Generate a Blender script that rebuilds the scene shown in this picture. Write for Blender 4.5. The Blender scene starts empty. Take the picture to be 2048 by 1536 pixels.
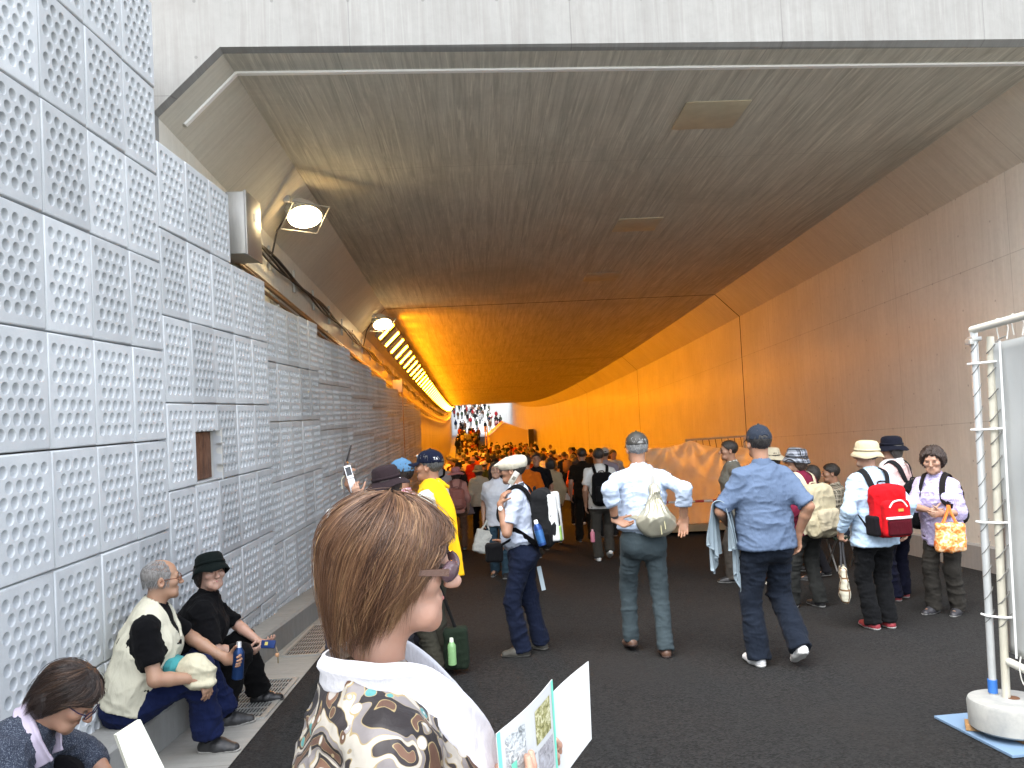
import bpy, bmesh, math, random
import numpy as np
from mathutils import Vector, Matrix
random.seed(7)
RNG = np.random.default_rng(11)
SC = bpy.context.scene
COL = SC.collection
PI = math.pi

# ---------------------------------------------------------------- materials
class NT:
    """small wrapper that adds and links shader nodes"""
    def __init__(s, mat):
        mat.use_nodes = True
        s.t = mat.node_tree
        s.t.nodes.clear()
        s.out = s.t.nodes.new('ShaderNodeOutputMaterial')
        s.b = s.t.nodes.new('ShaderNodeBsdfPrincipled')
        s.t.links.new(s.b.outputs[0], s.out.inputs[0])
    def n(s, kind, **kw):
        nd = s.t.nodes.new('ShaderNode' + kind)
        for k, v in kw.items():
            if k.startswith('i_'):
                nd.inputs[k[2:].replace('_', ' ')].default_value = v
            else:
                setattr(nd, k, v)
        return nd
    def l(s, a, b):
        s.t.links.new(a, b)
    def setin(s, sock, v):
        if hasattr(v, 'is_linked') or isinstance(v, bpy.types.NodeSocket):
            s.l(v, sock)
        else:
            sock.default_value = v
    def m(s, op, a, b=0.0, c=0.0, clamp=False):
        nd = s.n('Math', operation=op, use_clamp=clamp)
        for i, v in enumerate((a, b, c)):
            s.setin(nd.inputs[i], v)
        return nd.outputs[0]
    def mix(s, fac, a, b, blend='MIX'):
        nd = s.n('Mix', data_type='RGBA', blend_type=blend)
        s.setin(nd.inputs[0], fac)
        for i, v in ((6, a), (7, b)):
            s.setin(nd.inputs[i], (*v, 1) if isinstance(v, tuple) and len(v) == 3 else v)
        return nd.outputs[2]
    def noise(s, vec, scale, detail=4, rough=.55, dist=0.0):
        nd = s.n('TexNoise')
        nd.inputs['Scale'].default_value = scale
        nd.inputs['Detail'].default_value = detail
        nd.inputs['Roughness'].default_value = rough
        nd.inputs['Distortion'].default_value = dist
        if vec is not None:
            s.l(vec, nd.inputs['Vector'])
        return nd.outputs[0]
    def ramp(s, fac, *stops):
        nd = s.n('ValToRGB')
        e = nd.color_ramp.elements
        while len(e) < len(stops):
            e.new(.5)
        for el, (p, c) in zip(e, stops):
            el.position = p
            el.color = (*c, 1) if isinstance(c, tuple) else (c, c, c, 1)
        s.l(fac, nd.inputs[0])
        return nd.outputs[0]
    def mapped(s, vec, scale=(1, 1, 1), rot=(0, 0, 0)):
        nd = s.n('Mapping')
        nd.inputs['Scale'].default_value = scale
        nd.inputs['Rotation'].default_value = rot
        s.l(vec, nd.inputs[0])
        return nd.outputs[0]
    def coord(s, which='Object'):
        return s.n('TexCoord').outputs[which]
    def bump(s, h, strength=.3, dist=.01):
        nd = s.n('Bump')
        nd.inputs['Strength'].default_value = strength
        nd.inputs['Distance'].default_value = dist
        s.l(h, nd.inputs['Height'])
        s.l(nd.outputs[0], s.b.inputs['Normal'])
    def col(s, c):
        s.setin(s.b.inputs['Base Color'], (*c, 1) if isinstance(c, tuple) else c)
    def rough(s, v):
        s.setin(s.b.inputs['Roughness'], v)

_mc = {}
def cached(f):
    def w(*a, **k):
        key = (f.__name__, a, tuple(sorted(k.items())))
        if key not in _mc:
            _mc[key] = f(*a, **k)
        return _mc[key]
    return w

def tone(c):
    return tuple(1.08 * max(v, 0) ** 1.3 for v in c)
def newmat(name):
    return bpy.data.materials.new(name)

@cached
def cloth(c, rough=.88, weave=420., var=.16, sheen=.02):
    m = newmat('cloth'); t = NT(m); c = tone(c)
    o = t.coord()
    n1 = t.noise(o, 9, 5, .6)
    n2 = t.noise(o, weave, 2, .6)
    k = t.m('ADD', t.m('MULTIPLY', n1, var * 1.4), t.m('MULTIPLY', n2, var))
    k = t.m('ADD', k, 1 - var * 1.2)
    t.col(t.mix(1.0, c, t.n('CombineColor').outputs[0] if False else _grey(t, k), 'MULTIPLY'))
    t.rough(rough)
    t.b.inputs['Sheen Weight'].default_value = sheen
    t.b.inputs['Sheen Roughness'].default_value = .6
    t.b.inputs['Specular IOR Level'].default_value = .08
    wv = t.noise(t.mapped(o, (1, 1, .35)), 26, 4, .55, .6)
    t.bump(t.m('ADD', t.m('MULTIPLY', wv, 1.0), t.m('MULTIPLY', n2, .06)), .5, .012)
    return m

def _grey(t, k):
    nd = t.n('CombineColor')
    for i in range(3):
        t.l(k, nd.inputs[i])
    return nd.outputs[0]

@cached
def plain(c, rough=.5, metal=0.0, var=.08, nscale=30., bump=.0, spec=.5):
    m = newmat('plain'); t = NT(m)
    n1 = t.noise(t.coord(), nscale, 5, .6)
    k = t.m('ADD', t.m('MULTIPLY', n1, var * 2), 1 - var)
    t.col(t.mix(1.0, c, _grey(t, k), 'MULTIPLY'))
    t.rough(t.m('ADD', t.m('MULTIPLY', n1, .2), rough - .1))
    t.b.inputs['Metallic'].default_value = metal
    t.b.inputs['Specular IOR Level'].default_value = spec
    if bump:
        t.bump(n1, bump, .01)
    return m

@cached
def skin(c=(.46, .27, .18)):
    m = newmat('skin'); t = NT(m); c = tuple(v * .80 for v in c)
    n1 = t.noise(t.coord(), 14, 5, .6)
    n2 = t.noise(t.coord(), 160, 3, .6)
    cc = t.mix(t.ramp(n1, (.35, 0.0), (.7, 1.0)), tuple(v * f for v, f in zip(c, (1.02, 1.0, 1.0))), tuple(v * f for v, f in zip(c, (.98, .84, .80))))
    cc = t.mix(t.m('MULTIPLY', n2, .25), cc, tuple(v * .72 for v in c))
    t.col(cc)
    t.rough(.52)
    t.b.inputs['Subsurface Weight'].default_value = .12
    t.b.inputs['Subsurface Radius'].default_value = (.02, .007, .004)
    t.b.inputs['Subsurface Scale'].default_value = .5
    t.bump(n2, .15, .003)
    return m

@cached
def hairmat(c=(.02, .016, .013), c2=None):
    m = newmat('hair'); t = NT(m)
    o = t.coord()
    st = t.noise(t.mapped(o, (1, 1, .12)), 170, 4, .7)
    t.col(t.mix(t.ramp(st, (.35, 0.0), (.68, 1.0)), tuple(v * .65 for v in c), c2 or tuple(min(1, v * 1.9) for v in c)))
    t.rough(.45)
    t.b.inputs['Specular IOR Level'].default_value = .45
    t.bump(st, .7, .012)
    return m

@cached
def checks(c0, c1, c2=None, size=.02, duty=.5):
    """woven check: two crossing sets of stripes in object space"""
    m = newmat('checks'); t = NT(m); c0 = tone(c0); c1 = tone(c1); c2 = tone(c2) if c2 else c2
    o = t.coord()
    sp = t.n('SeparateXYZ'); t.l(o, sp.inputs[0])
    def stripe(v, period, d):
        return t.m('LESS_THAN', t.m('FRACT', t.m('DIVIDE', v, period)), d)
    xy = t.m('ADD', sp.outputs[0], t.m('MULTIPLY', sp.outputs[1], .8))
    a = stripe(xy, size, duty); b = stripe(sp.outputs[2], size, duty)
    k = t.m('MULTIPLY', t.m('ADD', a, b), .5)
    cc = t.mix(k, c0, c1)
    if c2:
        cc = t.mix(t.m('MAXIMUM', stripe(xy, size * 2.0, .14), stripe(sp.outputs[2], size * 2.0, .14)), cc, c2)
    t.col(cc); t.rough(.85)
    wv = t.noise(t.mapped(o, (1, 1, .35)), 26, 4, .55, .6)
    t.bump(wv, .45, .012)
    return m

def emis(name, c, strength):
    m = newmat(name); t = NT(m)
    t.col(tuple(c)); t.b.inputs['Emission Color'].default_value = (*c, 1)
    t.b.inputs['Emission Strength'].default_value = strength
    return m

# ---------------------------------------------------------------- objects
def mesh_np(name, v, faces, mats, uv=None, smooth=True, midx=None):
    """faces: (n,4) or (n,3) array, or a list of index lists"""
    me = bpy.data.meshes.new(name)
    v = np.asarray(v, np.float32)
    if isinstance(faces, np.ndarray):
        n, k = faces.shape
        me.vertices.add(len(v)); me.vertices.foreach_set('co', v.ravel())
        me.loops.add(n * k); me.loops.foreach_set('vertex_index', faces.astype(np.int32).ravel())
        me.polygons.add(n); me.polygons.foreach_set('loop_start', np.arange(0, n * k, k, dtype=np.int32))
        if hasattr(me.polygons[0] if n else None, 'loop_total'):
            try: me.polygons.foreach_set('loop_total', np.full(n, k, np.int32))
            except Exception: pass
        me.update(calc_edges=True)
    else:
        me.from_pydata([tuple(map(float, p)) for p in v], [], faces)
    for m in (mats if isinstance(mats, (list, tuple)) else [mats]):
        me.materials.append(m)
    if midx is not None:
        me.polygons.foreach_set('material_index', np.asarray(midx, np.int32))
    if smooth and len(me.polygons):
        me.polygons.foreach_set('use_smooth', np.ones(len(me.polygons), bool))
    if uv is not None:
        lay = me.uv_layers.new(name='UVMap')
        li = np.empty(len(me.loops), np.int32); me.loops.foreach_get('vertex_index', li)
        lay.data.foreach_set('uv', np.asarray(uv, np.float32)[li].ravel())
    me.validate(verbose=False)
    return me

def link(name, data, parent=None, loc=None):
    o = bpy.data.objects.new(name, data)
    COL.objects.link(o)
    if parent is not None:
        o.parent = parent
    if loc is not None:
        o.location = loc
    return o

def thing(name, label, cat, loc=(0, 0, 0), group=None):
    o = link(name, None, None, loc)
    o.empty_display_size = .1
    return tag(o, label, cat, group)

def tag(o, label=None, cat=None, group=None, kind=None):
    for k, v in (('label', label), ('category', cat), ('group', group), ('kind', kind)):
        if v: o[k] = v
    return o

class MB:
    """collects shapes in world coordinates and links them as one mesh object"""
    def __init__(s):
        s.v = []; s.f = []; s.n = 0; s.mi = []; s.cur = 0
    def add(s, v, f):
        v = np.asarray(v, float)
        s.v.append(v); s.f.extend([[i + s.n for i in q] for q in f]); s.mi.extend([s.cur] * len(f)); s.n += len(v)
        return s
    def box(s, c, size, R=None, bev=0.0):
        c = np.array(c, float); h = np.array(size, float) / 2
        if bev <= 0:
            v = np.array([[x, y, z] for x in (-1, 1) for y in (-1, 1) for z in (-1, 1)]) * h
            f = [[0, 1, 3, 2], [4, 6, 7, 5], [0, 4, 5, 1], [2, 3, 7, 6], [0, 2, 6, 4], [1, 5, 7, 3]]
        else:
            bm = bmesh.new(); bmesh.ops.create_cube(bm, size=1)
            for p in bm.verts: p.co = Vector(np.array(p.co) * h * 2)
            bmesh.ops.bevel(bm, geom=list(bm.edges), offset=bev, segments=2, affect='EDGES', profile=.6)
            bm.verts.index_update()
            v = np.array([p.co[:] for p in bm.verts]); f = [[q.index for q in fc.verts] for fc in bm.faces]; bm.free()
        if R is not None: v = v @ np.asarray(R).T
        return s.add(v + c, f)
    def quad(s, *p):
        return s.add(np.array(p, float), [list(range(len(p)))])
    def tube(s, pts, r, n=8, cap=True, flat=None):
        """round tube through pts; r one radius or one per point; flat = (side ratio) squashes the section"""
        P = np.array(pts, float); m = len(P)
        rr = np.full(m, r, float) if np.isscalar(r) else np.array(r, float)
        T = np.gradient(P, axis=0) if m > 2 else np.repeat(P[1:] - P[:-1], 2, 0)
        T /= np.linalg.norm(T, axis=1)[:, None] + 1e-12
        up = np.array([0, 0, 1.]) if abs(T[0, 2]) < .9 else np.array([1., 0, 0])
        v = []; N = up - T[0] * np.dot(up, T[0]); N /= np.linalg.norm(N)
        for i in range(m):
            N = N - T[i] * np.dot(N, T[i]); N /= np.linalg.norm(N) + 1e-12
            B = np.cross(T[i], N)
            a = np.arange(n) * 2 * PI / n
            v.append(P[i] + rr[i] * (np.cos(a)[:, None] * N + np.sin(a)[:, None] * B * (flat or 1)))
        v = np.concatenate(v)
        f = [[i * n + j, i * n + (j + 1) % n, (i + 1) * n + (j + 1) % n, (i + 1) * n + j] for i in range(m - 1) for j in range(n)]
        if cap: f += [list(range(n))[::-1], [(m - 1) * n + j for j in range(n)]]
        return s.add(v, f)
    def lathe(s, prof, n=24, M=None, sx=1.0, sy=1.0, wav=0.0, seed=0):
        """prof: (r,z) pairs from the top or bottom; wav wobbles the outer part"""
        v = []; a = np.arange(n) * 2 * PI / n
        rm = max(p[0] for p in prof)
        for r, z in prof:
            w = wav * max(0, r / rm - .55) / .45
            v.append(np.stack([r * sx * np.cos(a), r * sy * np.sin(a), z + w * np.sin(a * 3 + seed) + w * .6 * np.sin(a * 5 + 1.3 * seed)], 1))
        v = np.concatenate(v); m = len(prof)
        f = [[i * n + j, i * n + (j + 1) % n, (i + 1) * n + (j + 1) % n, (i + 1) * n + j] for i in range(m - 1) for j in range(n)]
        f += [list(range(n))[::-1], [(m - 1) * n + j for j in range(n)]]
        if M is not None: v = xf(M, v)
        return s.add(v, f)
    def build(s, name, mats, parent=None, smooth=False, loc=None):
        """loc: where the object's origin stands; with a parent it is the parent's own origin"""
        v = np.concatenate(s.v)
        org = np.array(loc if loc is not None else (parent_loc(parent) if parent is not None else (0, 0, 0)), float)
        ml = mats if isinstance(mats, (list, tuple)) else [mats]
        me = mesh_np(name, v - org, s.f, ml, smooth=False, midx=s.mi if len(ml) > 1 else None)
        bm = bmesh.new(); bm.from_mesh(me)
        bmesh.ops.recalc_face_normals(bm, faces=bm.faces)
        bm.to_mesh(me); bm.free()
        if smooth:
            me.polygons.foreach_set('use_smooth', np.ones(len(me.polygons), bool))
            me.set_sharp_from_angle(angle=math.radians(40))
        o = link(name, me, parent)
        if parent is None and loc is not None: o.location = loc
        return o

def parent_loc(p):
    l = np.zeros(3)
    while p is not None:
        l += np.array(p.location); p = p.parent
    return l

def xf(M, v):
    M = np.asarray(M); return np.asarray(v) @ M[:3, :3].T + M[:3, 3]
def rotz(a): c, s = math.cos(a), math.sin(a); return np.array([[c, -s, 0], [s, c, 0], [0, 0, 1.]])
def rotx(a): c, s = math.cos(a), math.sin(a); return np.array([[1, 0, 0], [0, c, -s], [0, s, c]])
def roty(a): c, s = math.cos(a), math.sin(a); return np.array([[c, 0, s], [0, 1, 0], [-s, 0, c]])
def mat4(R, t): M = np.eye(4); M[:3, :3] = R; M[:3, 3] = t; return M
def unit(v): v = np.asarray(v, float); return v / (np.linalg.norm(v) + 1e-12)

# ---------------------------------------------------------------- the road's line and level
_KY = np.array([-14, 0, 17.3, 28.6, 42, 56, 75, 92, 109, 130, 150, 180, 215.])
_KG = np.array([.84, 0, -1.03, -1.62, -2.16, -2.53, -2.66, -2.38, -1.75, -.65, .55, 2.35, 4.45])
_d = np.gradient(_KG, _KY)
def ground(y):
    y = np.asarray(y, float); i = np.clip(np.searchsorted(_KY, y) - 1, 0, len(_KY) - 2)
    h = _KY[i + 1] - _KY[i]; t = (y - _KY[i]) / h
    return ((2 * t**3 - 3 * t**2 + 1) * _KG[i] + (t**3 - 2 * t**2 + t) * h * _d[i] + (-2 * t**3 + 3 * t**2) * _KG[i + 1] + (t**3 - t**2) * h * _d[i + 1])
def bend(y):
    y = np.asarray(y, float); return -1.5 * (np.maximum(y, 0) / 109) ** 2
def P(x, y, h):
    """a point: x across from the road's line, y along it, h above the road"""
    return np.array([x + float(bend(y)), y, float(ground(y)) + h])

def sweep(name, sect, y0, y1, mats, parent=None, step=2.0, kind=None, closed=False, smooth=False, ys=None):
    """sect: list of (x, h) swept along the road; UV = (y, length along the section)"""
    ys = np.array(ys) if ys is not None else np.linspace(y0, y1, max(2, int(abs(y1 - y0) / step) + 1))
    S = np.array(sect, float)
    if closed: S = np.vstack([S, S[:1]])
    arc = np.concatenate([[0], np.cumsum(np.linalg.norm(np.diff(S, axis=0), axis=1))])
    m = len(S); v = []; uv = []
    for y in ys:
        b, g = float(bend(y)), float(ground(y))
        for (x, h), a in zip(S, arc):
            v.append((x + b, y, g + h)); uv.append((y, a))
    f = [[i * m + j, i * m + j + 1, (i + 1) * m + j + 1, (i + 1) * m + j] for i in range(len(ys) - 1) for j in range(m - 1)]
    if closed:
        f += [list(range(m - 1))[::-1], [(len(ys) - 1) * m + j for j in range(m - 1)]]
    org = parent_loc(parent) if parent is not None else np.zeros(3)
    me = mesh_np(name, np.array(v) - org, np.array(f[:1]) if False else f, mats, uv=uv, smooth=smooth)
    o = link(name, me, parent)
    if kind: o['kind'] = kind
    return o
# ================================================================ setting
def m_asphalt():
    m = newmat('asphalt'); t = NT(m); o = t.coord()
    v = t.n('TexVoronoi'); v.inputs['Scale'].default_value = 75; t.l(o, v.inputs['Vector'])
    sp = t.noise(o, 160, 2, .7); big = t.noise(o, .9, 4, .6); mid = t.noise(o, 14, 4, .7)
    c = t.mix(t.ramp(v.outputs['Color'], (.1, 0.0), (.9, 1.0)), (.011, .011, .011), (.034, .034, .034))
    c = t.mix(t.ramp(sp, (.66, 0.0), (.74, 1.0)), c, (.08, .08, .074))
    c = t.mix(t.m('MULTIPLY', t.ramp(big, (.42, 0.0), (.62, 1.0)), .5), c, (.027, .026, .025))
    c = t.mix(t.m('MULTIPLY', t.ramp(mid, (.5, 0.0), (.75, 1.0)), .35), c, (.009, .009, .009))
    t.col(c); t.rough(.93); t.b.inputs['Specular IOR Level'].default_value = .15
    t.bump(t.m('ADD', v.outputs['Distance'], t.m('MULTIPLY', sp, .6)), .8, .012)
    return m

def m_concrete(name, base, dark, line_u=1.8, line_v=.9, streak=0.0, holes=True, stain=.5, rough=.7, along=False, coat=0.0):
    """board-marked cast concrete in UV metres (u along the road, v around the section)"""
    m = newmat(name); t = NT(m)
    uv = t.coord('UV'); sp = t.n('SeparateXYZ'); t.l(uv, sp.inputs[0]); u, v = sp.outputs[0], sp.outputs[1]
    o = t.coord()
    cl = t.noise(o, .7, 6, .62, .3); fine = t.noise(o, 14, 5, .65); grit = t.noise(o, 120, 2, .6)
    c = t.mix(t.ramp(cl, (.32, 0.0), (.72, 1.0)), base, tuple(b * .84 for b in base))
    c = t.mix(t.m('MULTIPLY', t.ramp(fine, (.45, 0.0), (.8, 1.0)), .35), c, tuple(b * .72 for b in base))
    if streak:
        sm = t.mapped(uv, (.35, 9, 1) if along else (9, .35, 1))
        s1 = t.noise(sm, 1.6, 5, .65, .8)
        s2 = t.noise(t.mapped(uv, (.9, 26, 1) if along else (26, .9, 1)), 1.0, 3, .6, 1.6)
        k = t.m('MULTIPLY', t.ramp(s1, (.42, 0.0), (.66, 1.0)), streak)
        c = t.mix(k, c, dark)
        c = t.mix(t.m('MULTIPLY', t.ramp(s2, (.52, 0.0), (.68, 1.0)), streak * .7), c, tuple(min(1, b * 1.25) for b in base))
    if stain:
        c = t.mix(t.m('MULTIPLY', t.ramp(t.noise(o, .35, 5, .7, 1.0), (.52, 0.0), (.75, 1.0)), stain), c, dark)
    def line(x, per, w):
        fr = t.m('FRACT', t.m('DIVIDE', x, per))
        return t.m('LESS_THAN', t.m('ABSOLUTE', t.m('SUBTRACT', fr, .5)), w / per)
    ln = t.m('MAXIMUM', line(u, line_u, .004), line(v, line_v, .004))
    c = t.mix(t.m('MULTIPLY', ln, .42), c, tuple(b * .35 for b in base))
    h = t.m('SUBTRACT', t.m('ADD', t.m('MULTIPLY', fine, .35), t.m('MULTIPLY', grit, .12)), t.m('MULTIPLY', ln, .5))
    if holes:
        du = t.m('SUBTRACT', t.m('FRACT', t.m('DIVIDE', u, .6)), .5); dv = t.m('SUBTRACT', t.m('FRACT', t.m('DIVIDE', t.m('ADD', v, .22), .45)), .5)
        d = t.m('SQRT', t.m('ADD', t.m('POWER', t.m('MULTIPLY', du, .6), 2), t.m('POWER', t.m('MULTIPLY', dv, .45), 2)))
        ho = t.m('LESS_THAN', d, .013)
        c = t.mix(t.m('MULTIPLY', ho, .45), c, tuple(b * .3 for b in base))
        h = t.m('SUBTRACT', h, t.m('MULTIPLY', ho, 1.0))
    t.col(c); t.rough(t.m('ADD', t.m('MULTIPLY', fine, .3), rough - .15))
    t.b.inputs['Specular IOR Level'].default_value = .4
    if coat:
        t.b.inputs['Coat Weight'].default_value = coat; t.b.inputs['Coat Roughness'].default_value = .22
    t.bump(h, .35, .012)
    return m

M_WALL = m_concrete('wall_concrete', (.62, .60, .535), (.42, .40, .345), 2.4, 1.8, .25, True, .35, .78, coat=.05)
M_WALL.node_tree.nodes['Principled BSDF'].inputs['Specular IOR Level'].default_value = .18
M_CEIL = m_concrete('ceiling_concrete', (.62, .59, .50), (.36, .34, .28), 3.6, 1.8, .75, False, .6, .8, along=True, coat=0.0)
M_CEIL.node_tree.nodes['Principled BSDF'].inputs['Specular IOR Level'].default_value = .12
M_HAUNCH = m_concrete('haunch_concrete', (.60, .575, .495), (.40, .375, .31), 1.8, 3, .35, False, .35, .85)
M_FASCIA = m_concrete('fascia_concrete', (.225, .223, .21), (.135, .122, .112), 1.8, 1.2, .35, True, .5, .75)
M_RET = m_concrete('retaining_concrete', (.45, .45, .43), (.28, .275, .26), 1.8, 1.2, .25, True, .35, .75)
M_KERB = m_concrete('kerb_concrete', (.30, .30, .285), (.16, .16, .148), 1.2, 9, .2, False, .5, .8)
M_STRIP = m_concrete('gutter_concrete', (.31, .305, .28), (.16, .15, .135), 3.0, 9, .25, False, .7, .8)
M_DARK = plain((.02, .02, .02), .8)
M_STEEL = plain((.32, .33, .33), .42, .85, .15, 12)
M_GALV = plain((.42, .42, .40), .5, .6, .2, 25)

# road: one sheet that reaches past the far ramp
ys = np.concatenate([np.arange(-14, 20, 1.0), np.arange(20, 216, 2.5)])
sweep('ground', [(-60, -.012), (-14, -.012), (60, -.012)], 0, 0, plain((.10, .10, .09), .95, 0, .2, 2), ys=ys, kind='structure')
sweep('road', [(-1.46, 0), (1.5, 0), (4, 0), (5.79, 0)], 0, 0, m_asphalt(), ys=ys[ys >= -1], kind='structure')
sweep('bounce_road', [(-1.46, .001), (5.79, .001)], 0, 0, plain((.68, .67, .64), .9, 0, .12, 3), ys=ys[ys <= -1], kind='structure')  # unseen pale stretch behind the camera, added to bounce daylight onto the ceiling
sweep('gutter_strip', [(-1.95, .004), (-1.46, .004)], 0, 0, M_STRIP, ys=np.arange(-14, 110.1, 1.0), kind='structure')
def kerbx(y): return float(np.interp(y, [-14, 4.4, 8.8, 11], [-2.02, -1.97, -1.82, -1.79]))
kb = MB(); ky = np.arange(-13.9, 110, 1.2)
for a, b in zip(ky[:-1], ky[1:]):
    b -= .008
    v = []
    for y in (a, b):
        for x, h in ((-2.55, .0), (-2.55, .225), (kerbx(y) - .02, .225), (kerbx(y), .205), (kerbx(y), .0)):
            v.append(P(x, y, h))
    kb.add(v, [[0, 1, 6, 5], [1, 2, 7, 6], [2, 3, 8, 7], [3, 4, 9, 8], [0, 4, 3, 2, 1], [5, 6, 7, 8, 9]])
o = kb.build('kerb', M_KERB); o['kind'] = 'structure'
me = o.data; lay = me.uv_layers.new(name='UVMap')
for lp, d in zip(me.loops, lay.data):
    c = me.vertices[lp.vertex_index].co; d.uv = (c.y, c.z + c.x)

# ---------------------------------------------------------------- tunnel
Y0, Y1 = 6.35, 109.0
tun = thing('tunnel', 'grey concrete road underpass with slanted upper corners, its inside lit orange', 'tunnel', (0, 6.35, 0))
tys = np.concatenate([[6.35], np.arange(7, 17, 1.0), [17.28]])
tys2 = np.concatenate([[17.32], np.arange(18, 40, 1.5), np.arange(40, 109, 2.5), [109.0]])
def tsweep(name, sect, mat):
    a = sweep(name, sect, 0, 0, mat, tun, ys=tys)
    b = sweep(name, sect, 0, 0, mat, tun, ys=tys2)
    bm = bmesh.new(); bm.from_mesh(a.data); bm.from_mesh(b.data); bm.to_mesh(a.data); bm.free()
    d = b.data; bpy.data.objects.remove(b); bpy.data.meshes.remove(d)
    for vtx in a.data.vertices:
        y = vtx.co.y + 6.35
        if y < 6.36:
            ny = 6.37 + (vtx.co.x + 1.9) * .045; vtx.co.z += float(ground(ny) - ground(6.35)); vtx.co.y = ny - 6.35
    return a
tsweep('ceiling', [(-1.91, 4.95), (1.7, 4.95), (5.34, 4.95)], M_CEIL)
tsweep('slanted_corner', [(5.34, 4.95), (5.86, 4.44)], M_HAUNCH)
tsweep('slanted_corner', [(-2.43, 4.44), (-1.91, 4.95)], M_HAUNCH)
tsweep('wall', [(5.86, 4.44), (5.86, 3), (5.86, 1.5), (5.86, -.05)], M_WALL)
tsweep('wall', [(-2.43, -.05), (-2.43, 2), (-2.43, 4.44)], M_WALL)
sweep('wall_base', [(5.86, .30), (5.80, .28), (5.79, -.05)], 0, 0, M_KERB, tun, ys=np.concatenate([np.arange(6.4, 40, 1.5), np.arange(40, 109, 3)]))
# outer body of the box so that no daylight leaks in, with the front over the mouth
sweep('outer_shell', [(-3.2, -.2), (-3.2, 8.5), (6.7, 8.5), (6.7, -.2)], 0, 0, M_KERB, tun, ys=np.concatenate([np.arange(6.8, 40, 3.0), np.arange(40, 109, 4), [109.0]]))
fa = MB()
def fx(x, h, y=6.3): return (x, y + (x + 1.9) * .045, float(ground(6.3)) + h)
IN = [(-2.43, -.2), (-2.43, 4.44), (-1.91, 4.95), (5.34, 4.95), (5.86, 4.44), (5.86, -.2)]
B_ = .018
IN2 = [(-2.43 - B_, -.2), (-2.43 - B_, 4.44 + B_ * .4), (-1.91 - B_ * .4, 4.95 + B_), (5.34 + B_ * .4, 4.95 + B_), (5.86 + B_, 4.44 + B_ * .4), (5.86 + B_, -.2)]
OUT = [(-3.3, -.2), (-3.3, 9.5), (-1.91, 9.5), (5.34, 9.5), (6.9, 9.5), (6.9, -.2)]
for i in range(5):
    fa.quad(fx(*IN2[i]), fx(*IN2[i + 1]), fx(*OUT[i + 1]), fx(*OUT[i]))
    p_, q_ = fx(*IN[i], 6.37), fx(*IN[i + 1], 6.37)
    dz = [float(ground(v_[1]) - ground(6.3)) for v_ in (p_, q_)]
    fa.quad(fx(*IN2[i]), fx(*IN2[i + 1]), (q_[0], q_[1] + .002, q_[2] + dz[1]), (p_[0], p_[1] + .002, p_[2] + dz[0]))
for (x, h), (x2, h2) in zip(OUT[:-1], OUT[1:]):
    fa.quad(fx(x, h), fx(x2, h2), (x2, 7.4, fx(0, h2)[2]), (x, 7.4, fx(0, h)[2]))
fo = fa.build('portal_front', M_FASCIA, tun)
me = fo.data; lay = me.uv_layers.new(name='UVMap')
for lp, d in zip(me.loops, lay.data):
    c = me.vertices[lp.vertex_index].co; d.uv = (c.x, c.z)
# white drip strip stuck on the ceiling and down the left slope
ds = MB()
n = 10
pts = [P(-2.37, 6.62, 4.44 + .06 - .01), P(-1.93, 6.62, 4.92)]
def strip(p, q, dy0, dy1, w=.05, t=.018, nrm=(0, 0, -1)):
    p, q, nrm = np.array(p), np.array(q), np.array(nrm, float)
    e = np.array([0, w, 0])
    v = [p, q, q + e, p + e]; v += [k + nrm * t for k in v]
    ds.add(v, [[0, 1, 2, 3], [4, 7, 6, 5], [0, 4, 5, 1], [1, 5, 6, 2], [2, 6, 7, 3], [3, 7, 4, 0]])
c45 = unit((1, 0, -1))
strip(P(-2.34, 6.66, 4.525), P(-1.90, 6.66, 4.95), 0, 0, nrm=c45)
strip((-1.90, 6.66, P(0, 6.66, 4.95)[2]), (5.3, 6.95, P(0, 6.95, 4.95)[2]), 0, 0)
ds.build('drip_strip', plain((.80, .80, .78), .6), tun)
# expansion joints: dark filled bands a few mm proud of the concrete
for y in (17.3, 28.6, 41.5, 55, 74):
    w = .022; jn = MB()
    ring = [(5.857, .3), (5.857, 4.439), (5.339, 4.947), (-1.909, 4.947), (-2.427, 4.439)]
    for a, b in zip(ring[:-1], ring[1:]):
        jn.quad(P(a[0], y - w, a[1]), P(b[0], y - w, b[1]), P(b[0], y + w, b[1]), P(a[0], y + w, a[1]))
    jn.build('expansion_joint', plain((.03, .028, .025), .8), tun)
# square cover plates let into the ceiling
M_COVER = plain((.50, .44, .31), .7, 0, .35, 4)
for y in (4.2 + 3.65, 11.6, 15.0):
    c = P(2.47, y, 4.95)
    MB().box((c[0], c[1], c[2] - .005), (.64, .64, .012), rotx(-.06), .003).build('ceiling_cover', M_COVER, tun, True)

# retaining walls of the open cut on this side, and of the ramp beyond
rw = thing('retaining_wall', 'tall grey concrete retaining wall carrying the perforated panels beside the kerb', 'wall', (-2.6, 0, 0))
sweep('wall_face', [(-2.44, -.1), (-2.44, 4.75), (-3.2, 4.75), (-3.2, -.1)], 0, 0, M_RET, rw, ys=np.arange(-14, 6.3, 1.0))
rr = thing('retaining_wall', 'plain concrete retaining wall before the tunnel mouth, behind the sheeted barrier', 'wall', (6.2, 0, 0))
sweep('wall_face', [(5.9, -.1), (5.9, 1.6), (6.7, 1.6), (6.7, -.1)], 0, 0, M_RET, rr, ys=np.arange(-14, 6.4, 1.0))
fy = np.arange(109, 216, 3.0)
far = thing('ramp_wall', 'pale concrete wall along the bright ramp beyond the tunnel, right of the climbing crowd', 'wall', (6, 112, 0))
sweep('wall_face', [(5.86, -.1), (5.86, 4.6), (6.6, 4.6), (6.6, -.1)], 0, 0, M_RET, far, ys=fy)
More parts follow.
